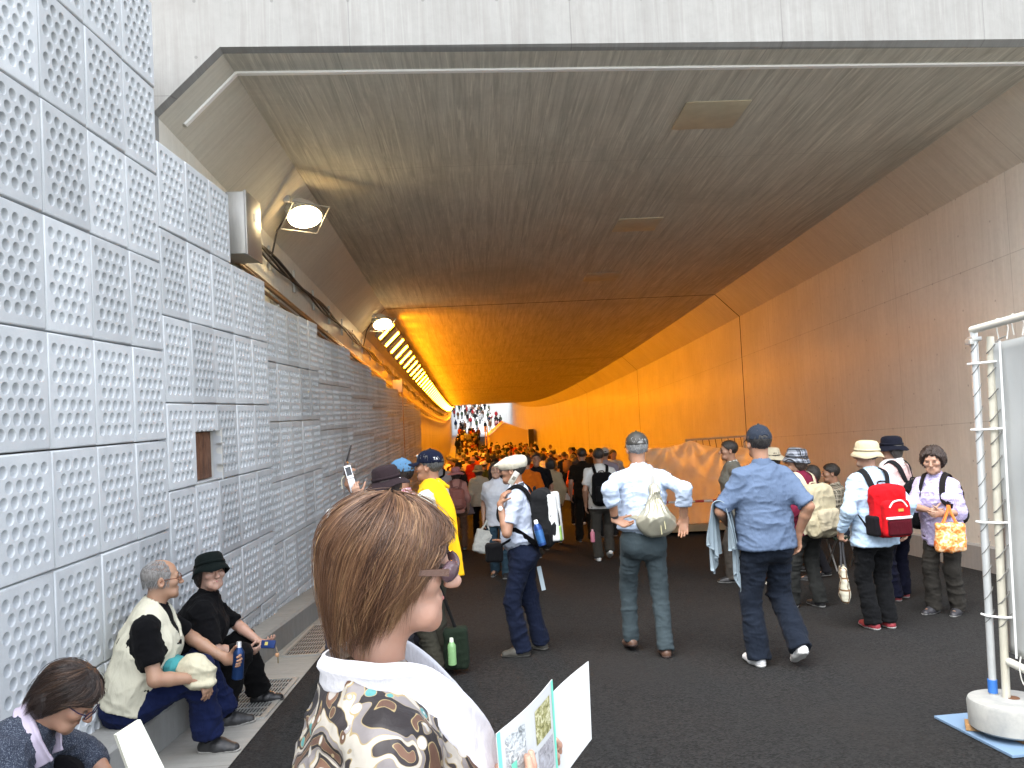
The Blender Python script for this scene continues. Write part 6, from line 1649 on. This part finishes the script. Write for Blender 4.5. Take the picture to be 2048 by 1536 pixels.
MB().tube([(bx_ + .02, by_ - .03, gb(by_, .39)), (bx_ + .02, L1, gb(by_, .37))], .021, 12).build('bottom_rail', M_WPIPE, bd, True)
MB().tube([(bx_ + .02, L1, gb(by_, .2)), (bx_ + .02, L1, gb(by_, 2.32))], .0225, 12).build('post', M_WPIPE, bd, True)
n1, n2 = 40, 40; v = []; 
for i in range(n1):
    for j in range(n2):
        y = by_ + .03 + (L1 + .06 - by_ - .03) * i / (n1 - 1); z0, z1 = .43, 2.08 + (by_ - y) * .072; z = z0 + (z1 - z0) * j / (n2 - 1)
        v.append((bx_ + .034 + z * .016 + .008 * math.sin(y * 9 + z * 2) + .005 * math.sin(z * 11 + y * 5), y, gb(by_, z)))
f = np.array([[i * n2 + j, (i + 1) * n2 + j, (i + 1) * n2 + j + 1, i * n2 + j + 1] for i in range(n1 - 1) for j in range(n2 - 1)])
m_sheet = plain((.40, .415, .41), .4, 0, .07, 3); sh = mesh_np('sheet', np.array(v) - parent_loc(bd), f, m_sheet); o_sh = link('sheet', sh, bd)
md = o_sh.modifiers.new('thick', 'SOLIDIFY'); md.thickness = .003
pb_ = MB(); pb_.quad((bx_ + .008, by_ - .30, gb(by_, 1.70)), (bx_ + .008, by_ - .36, gb(by_, 1.70)), (bx_ + .008, by_ - .36, gb(by_, 1.56)), (bx_ + .008, by_ - .30, gb(by_, 1.56))); pb_.build('pale_patch', plain((.75, .76, .75), .4), bd)
hem = MB(); hem.tube([(bx_ + .015, by_ - .10, gb(by_, .43)), (bx_ + .043, by_ - .10, gb(by_, 2.09))], .006, 6); hem.build('sheet_hem', plain((.66, .67, .66), .5), bd, True)
for k in range(13):     # lashing: every turn of the cord is a loop round both posts
    z = .62 + k * .122; ox = z * .014
    pts = [(bx_ - .018 + ox * 1.6, by_ - .005, gb(by_, z - .055)), (bx_ - .012 + ox * 1.7, by_ - .03, gb(by_, z - .035)), (bx_ + .014 + ox * 1.8, by_ - .036, gb(by_, z + .0)), (bx_ + .035 + ox * 1.8, by_ - .03, gb(by_, z + .02)), (bx_ + .055 + ox * 1.8, by_ - .06, gb(by_, z + .03))]
    MB().tube(spline(pts, 10), .003, 5).build('lashing', M_ROPE, bd, True)
    pts = [(bx_ - .051 + ox, by_ + .05, gb(by_, z - .04)), (bx_ - .042 + ox, by_ + .032, gb(by_, z - .02)), (bx_ - .02 + ox, by_ + .029, gb(by_, z + .01)), (bx_ - .006 + ox, by_ + .04, gb(by_, z + .03))]
    MB().tube(spline(pts, 8), .0022, 5).build('lashing', M_ROPE, bd, True)
for z in (.62, 1.12, 1.62, 1.98):
    ox = z * .014; MB().tube([(bx_ - .056 + ox, by_ + .075, gb(by_, z)), (bx_ - .052 + ox, by_ + .03, gb(by_, z)), (bx_ - .006 + ox * 1.7, by_ - .036, gb(by_, z + .004)), (bx_ + .03 + ox * 1.8, by_ - .04, gb(by_, z + .004))], .006, 6).build('cable_tie', plain((.75, .75, .73), .4), bd, True)
for k in range(6):
    y = by_ - .14 - k * .12; MB().tube(spline([(bx_ + .012, y, gb(by_, 2.09 + (by_ - y) * .072)), (bx_ - .008, y - .02, gb(by_, 2.19 + (by_ - y) * .072)), (bx_ + .03, y - .05, gb(by_, 2.16 + (by_ - y) * .072)), (bx_ + .014, y - .06, gb(by_, 2.08 + (by_ - y) * .072))], 9), .0035, 5).build('lashing', plain((.6, .6, .55), .7), bd, True)
    MB().tube(spline([(bx_ + .012, y, gb(by_, .45)), (bx_ - .006, y - .01, gb(by_, .40)), (bx_ + .0, y - .015, gb(by_, .33)), (bx_ + .014, y - .03, gb(by_, .30))], 9), .0035, 5).build('lashing', plain((.6, .6, .55), .7), bd, True)
MB().box((bx_ - .025, by_ + .05, gb(by_, 2.10)), (.025, .05, .03), bev=.004).box((bx_ + .002, by_ + .05, gb(by_, 2.115)), (.056, .056, .022), bev=.004).build('clamp', M_GALV, bd, True)
bb = thing('board', 'flat pale blue board on the asphalt under the barrier foot', 'board', (2.75, 4.2, gb(4.2)))
MB().box((2.83, 4.20, gb(4.20) + .011), (.64, .62, .014), rotx(-.06) @ rotz(.06), .002).build('sheet', plain((.16, .25, .37), .7, 0, .1, 12), bb)
wb = thing('wooden_blocks', 'wooden blocks wedged between the blue board and the round concrete foot', 'wooden block', (2.7, 4.2, gb(4.2)))
M_WD = plain((.36, .20, .08), .65, 0, .3, 22)
MB().box((bx_ - .09, by_ + .03, gb(by_) + .036), (.20, .10, .032), rotx(-.06) @ rotz(-.5), .003).build('block', M_WD, wb); MB().box((bx_ + .12, by_ - .15, gb(by_ - .15) + .033), (.34, .09, .028), rotx(-.06) @ rotz(.15), .003).build('block', plain((.26, .13, .05), .65, 0, .3, 22), wb)

# stage platform under a white tarpaulin at the right wall
tx0, tx1, ty = 3.12, 5.35, 15.15
st = thing('stage_platform', 'low wooden platform at the right wall under the tarpaulin', 'platform', (4.2, 15.8, gb(15.8)))
MB().box((4.2, 16.0, gb(15.8) + .10), (2.5, 2.3, .13), rotx(-.06), .01).build('deck', plain((.30, .20, .10), .6, 0, .3, 8), st)
for x in (3.15, 4.2, 5.25): MB().box((x, 15.9, gb(15.8) + .018), (.09, 2.0, .045), rotx(-.06)).build('bearer', plain((.10, .07, .05), .8), st)
tp = thing('tarpaulin', 'big white tarpaulin hung in folds on the platform by the right wall', 'tarpaulin', (4.2, 15.2, gb(15.2) + .16))
peaks = [(3.12, 1.66), (3.55, 1.70), (3.98, 1.76), (4.6, 1.62), (5.35, 1.58)]
nu, nv = 110, 60; v = []
for i in range(nu):
    s_ = i / (nu - 1) * 3.6 - .9        # -0.9..0 is the left side going back, then the front
    for j in range(nv):
        w_ = j / (nv - 1)
        if s_ < 0: x, y = tx0, ty - s_ * 1.6
        else: x, y = tx0 + s_ / 2.7 * (tx1 - tx0), ty
        top = float(np.interp(x, [q[0] for q in peaks], [q[1] for q in peaks])) - .05 * abs(math.sin((x - 3.12) * 3.6)) ; z = .16 + (top - .16) * w_
        d = 0
        for px_, pz_ in peaks[1:4]:
            dx = (x - px_); dz = max(pz_ - z, .0) + .05; an = math.atan2(dx, dz); fal = math.exp(-(math.hypot(dx, dz) / .9) ** 2); d += .05 * math.sin(an * 11 + px_ * 5) * fal * min(1, math.hypot(dx, dz) / .25)
        d += .06 * math.exp(-((z - (1.02 + .9 * (x - 4.35) ** 2)) / .10) ** 2) + .045 * math.exp(-((z - (1.15 + 1.1 * (x - 3.4) ** 2)) / .09) ** 2)
        d += .012 * math.sin(x * 17 + z * 5) * (1 - w_) + .008 * math.sin(x * 41 + 3 * math.sin(z * 6)) * (1 - w_)
        v.append((x - (d if s_ < 0 else 0), y - (d if s_ >= 0 else 0) - .10 * (1 - w_), gb(ty, z)))
f = np.array([[i * nv + j, (i + 1) * nv + j, (i + 1) * nv + j + 1, i * nv + j + 1] for i in range(nu - 1) for j in range(nv - 1)])
v = np.array(v); v = folds(v, f, .02, (3, 3, 3), 2.0)
def m_tarp():
    m = newmat('tarpaulin'); t = NT(m); n_ = t.noise(t.coord(), 3, 4, .6); t.col(t.mix(n_, (.88, .84, .68), (.80, .75, .60))); t.rough(.45)
    tr = t.n('BsdfTranslucent'); tr.inputs[0].default_value = (.97, .93, .80, 1); mx_ = t.n('MixShader'); mx_.inputs[0].default_value = .80; t.l(t.b.outputs[0], mx_.inputs[1]); t.l(tr.outputs[0], mx_.inputs[2]); t.l(mx_.outputs[0], t.out.inputs[0]); return m
sh = mesh_np('sheet', v - parent_loc(tp), f, m_tarp()); o_ = link('sheet', sh, tp)
fr = thing('pipe_rack', 'thin pipe rack standing behind the tarpaulin against the right wall', 'rack', (4.6, 16.9, gb(16.9)))
for x in (4.45, 5.7): MB().tube([(x, 17.1, gb(17.1)), (x, 17.1, gb(17.1, 1.80))], .02, 8).build('upright', M_GALV, fr, True)
MB().tube([(4.4, 17.1, gb(17.1, 1.78)), (5.75, 17.1, gb(17.1, 1.80))], .02, 8).build('rail', M_GALV, fr, True)
for k in range(9): x = 4.5 + k * .14; MB().tube([(x, 17.1, gb(17.1, 1.78)), (x + .02, 17.08, gb(17.1, 1.60 - .03 * (k % 3)))], .008, 6).build('hook', plain((.08, .06, .05), .5), fr, True)
br = thing('barrier_pole', 'red and white striped pole lying across stands before the tarpaulin', 'barrier', (4.0, 14.6, gb(14.6)))
RED = plain((.45, .05, .03), .5); WHT = plain((.66, .64, .6), .5)
for k in range(14):
    x = 3.05 + k * .165; MB().tube([(x, 14.6, gb(14.6, .645 - .003 * k)), (x + .165, 14.6, gb(14.6, .642 - .003 * k))], .024, 10).build('band', RED if k % 2 else WHT, br, True)
for x in (3.05, 5.36):
    for dx in (-.16, .16): MB().tube([(x, 14.6, gb(14.6, .66)), (x + .02, 14.6 + dx * 1.3, gb(14.6 + dx * 1.3, 0))], .014, 8).build('leg', RED, br, True)

# event tent deep in the tunnel
Yt = 74.0
tn = thing('event_tent', 'orange lit gabled event tent in the middle of the crowd deep in the tunnel', 'tent', tuple(P(3.2, Yt, 0)))
xl, xr, xm, ze, zp, dep = 1.45, 5.0, 2.9, 2.0, 3.15, 5.0
M_TENT = plain((.72, .62, .42), .6, 0, .06, 2)
def q3(*pts): return [P(x, y, h) for x, y, h in pts]
MB().quad(*q3((xl, Yt, 0), (xr, Yt, 0), (xr, Yt, ze + .3), (xm, Yt, zp), (xl, Yt, ze))).build('gable_sheet', M_TENT, tn)
for a, b in (((xl - .15, ze - .1), (xm, zp)), ((xm, zp), (xr + .15, ze + .2))):
    m_ = MB(); A = [P(a[0], Yt - .12, a[1] + .03), P(b[0], Yt - .12, b[1] + .03), P(b[0], Yt + dep, b[1] + .03), P(a[0], Yt + dep, a[1] + .03)]; m_.quad(*A); m_.quad(*[q + (0, 0, .03) for q in A][::-1]); m_.quad(A[0], A[0] + (0, 0, .03), A[1] + (0, 0, .03), A[1]); m_.build('roof_sheet', M_TENT, tn)
MB().quad(*q3((xl, Yt, .0), (xl, Yt, ze), (xl, Yt + dep, ze), (xl, Yt + dep, 0))).build('side_sheet', M_TENT, tn)
MB().quad(*q3((xr, Yt, .0), (xr, Yt, ze + .3), (xr, Yt + dep, ze + .3), (xr, Yt + dep, 0))).build('side_sheet', M_TENT, tn)
for x in (xl - .35, xl - .15): MB().tube([P(x, Yt - .3, 0), P(x, Yt - .3, 2.9)], .05, 8).build('pole', plain((.75, .5, .12), .5), tn, True)
MB().box(P(xr + .35, Yt, 1.2), (.5, .3, 2.4)).build('dark_curtain', plain((.05, .04, .03), .8), tn)

# ================================================================ the crowd
GREY_SOLE = plain((.1, .1, .1), .8)
def proto(kind, i):
    q = Person('crowd', (3.0 + i, -9.0), 0, 1.62, .02, kind in 'wb', feet=((-.10, .12, .05, 0), (.10, -.10, -.05, .03)), head=(.1 * (-1) ** i, 0, 0), fine=False)
    q.body(); 
    if kind == 'w': q.hair('bob'); q.hat('bucket', M_DARK, 0, .05)
    elif kind == 'b': q.hair('bob')
    elif kind == 'c': q.hair('short'); q.hat('cap', M_DARK)
    else: q.hair('short')
    q.top(M_DARK, ('short', 'long')[i % 2], hem=-.1, loose=1.1); q.trousers(M_DARK); q.shoes(M_DARK, M_DARK)
    slot = {'person': 0, 'hair': 1, 'hat': 2, 'hat_band': 2, 'cap': 2, 'visor': 2, 'strap': 2, 'shirt': 3, 'collar': 3, 'trousers': 4, 'shoe': 5, 'sole': 5}
    bm = bmesh.new(); objs = [q.root] + list(q.root.children_recursive)
    for o in objs:
        n0 = len(bm.faces); bm.from_mesh(o.data); bm.faces.ensure_lookup_table()
        for f_ in bm.faces[n0:]: f_.material_index = slot.get(o.name.split('.')[0], 3)
    if i in (2, 5):     # a pack on the back
        r = bmesh.ops.create_cube(bm, size=1, matrix=Matrix.Translation((0, -.24, 1.18)) @ Matrix.Diagonal((.30, .15, .42, 1))); fs = {f_ for v_ in r['verts'] for f_ in v_.link_faces}
        bmesh.ops.bevel(bm, geom=list({e_ for f_ in fs for e_ in f_.edges}), offset=.05, segments=2, affect='EDGES', material=2)
        for f_ in bm.faces: 
            if f_.calc_center_median().y < -.17 and .95 < f_.calc_center_median().z < 1.42: f_.material_index = 2
    me = bpy.data.meshes.new('person'); bm.to_mesh(me); bm.free()
    for k in range(6): me.materials.append(M_DARK)
    me.polygons.foreach_set('use_smooth', np.ones(len(me.polygons), bool))
    for o in objs[::-1]:
        d_ = o.data; bpy.data.objects.remove(o); bpy.data.meshes.remove(d_)
    return me
PROTO = [proto(k, i) for i, k in enumerate('mwmcbmcw')]
SKN = [SKIN, SK2, SK3]; HRS = [hairmat((.015, .012, .011)), hairmat((.03, .02, .015)), hairmat((.10, .10, .10), (.25, .25, .24))]
TOPS = {'white': (.74, .72, .66), 'black': (.02, .02, .022), 'beige': (.58, .50, .36), 'grey': (.32, .32, .32), 'pale blue': (.48, .55, .64), 'orange': (.55, .14, .03), 'dark green': (.05, .08, .05), 'brown': (.14, .08, .05), 'dark red': (.26, .03, .04), 'navy': (.02, .03, .06)}
HATS = [(.68, .62, .48), (.75, .74, .70), (.06, .055, .05), (.30, .20, .12), (.02, .025, .04), (.40, .26, .26)]
BOTS = [(.03, .03, .032), (.05, .055, .07), (.12, .10, .07), (.02, .022, .04), (.20, .18, .14)]
HK = {0: 'bareheaded person', 1: 'person in a sun hat', 2: 'bareheaded person with a pack', 3: 'person in a cap', 4: 'person with bobbed hair', 5: 'bareheaded person with a pack', 6: 'person in a cap', 7: 'person in a sun hat'}
cr = random.Random(23); placed = []
def crowd(x, y, zone, rz=None, dark=False):
    k = cr.randrange(8); o = bpy.data.objects.new('person', PROTO[k]); COL.objects.link(o)
    o.location = P(x, y, 0); o.rotation_euler = (0, 0, cr.gauss(0, .35) if rz is None else rz); s_ = cr.uniform(.92, 1.06); o.scale = (s_ * cr.uniform(.95, 1.1), s_, s_)
    tn_ = cr.choice(list(TOPS)) if not dark else cr.choice(['black', 'navy', 'grey', 'dark red', 'dark green', 'brown'])  # dark: silhouette against the bright ramp, put into the clothing colour
    ms = [SKN[cr.randrange(3)], HRS[cr.choice((0, 0, 0, 1, 2))], cloth(cr.choice(HATS)), cloth(TOPS[tn_]), cloth(cr.choice(BOTS)), SHOE_B]
    for i_, m_ in enumerate(ms): o.material_slots[i_].link = 'OBJECT'; o.material_slots[i_].material = m_
    tag(o, f'{HK[k]} in {tn_} {zone}', 'person', f'crowd {zone}')
tries = 0
while len(placed) < 150 and tries < 20000:
    tries += 1; y = 19.5 + 52 * cr.random() ** .95; x = cr.uniform(-1.1, 5.0)
    if y < 24 and (x > 1.0 and x < 3.0 or cr.random() < .5): continue
    if y < 20.5 and x < 3: continue
    if y > 66 and x > .6: continue
    if min((math.hypot(x - a, y - b) for a, b in placed), default=9) < .62: continue
    placed.append((x, y))
    zone = 'in the packed crowd before the tent' if y > 42 else ('by the right wall in the crowd' if x > 3.4 else 'in the nearer part of the crowd')
    crowd(x, y, zone, None if x < 3.4 else cr.choice((None, PI / 2, PI)))
n_ = 0
while n_ < 26:
    y = cr.uniform(74, 108); x = cr.uniform(-1.6, 1.0); crowd(x, y, 'passing the tent'); n_ += 1
n_ = 0; pl2 = []
while n_ < 70:
    y = cr.uniform(112, 186); x = cr.uniform(-2.1, 5.4)
    if min((math.hypot(x - a, y - b) for a, b in pl2), default=9) < .7: continue
    pl2.append((x, y)); crowd(x, y, 'climbing the bright ramp', None, True); n_ += 1
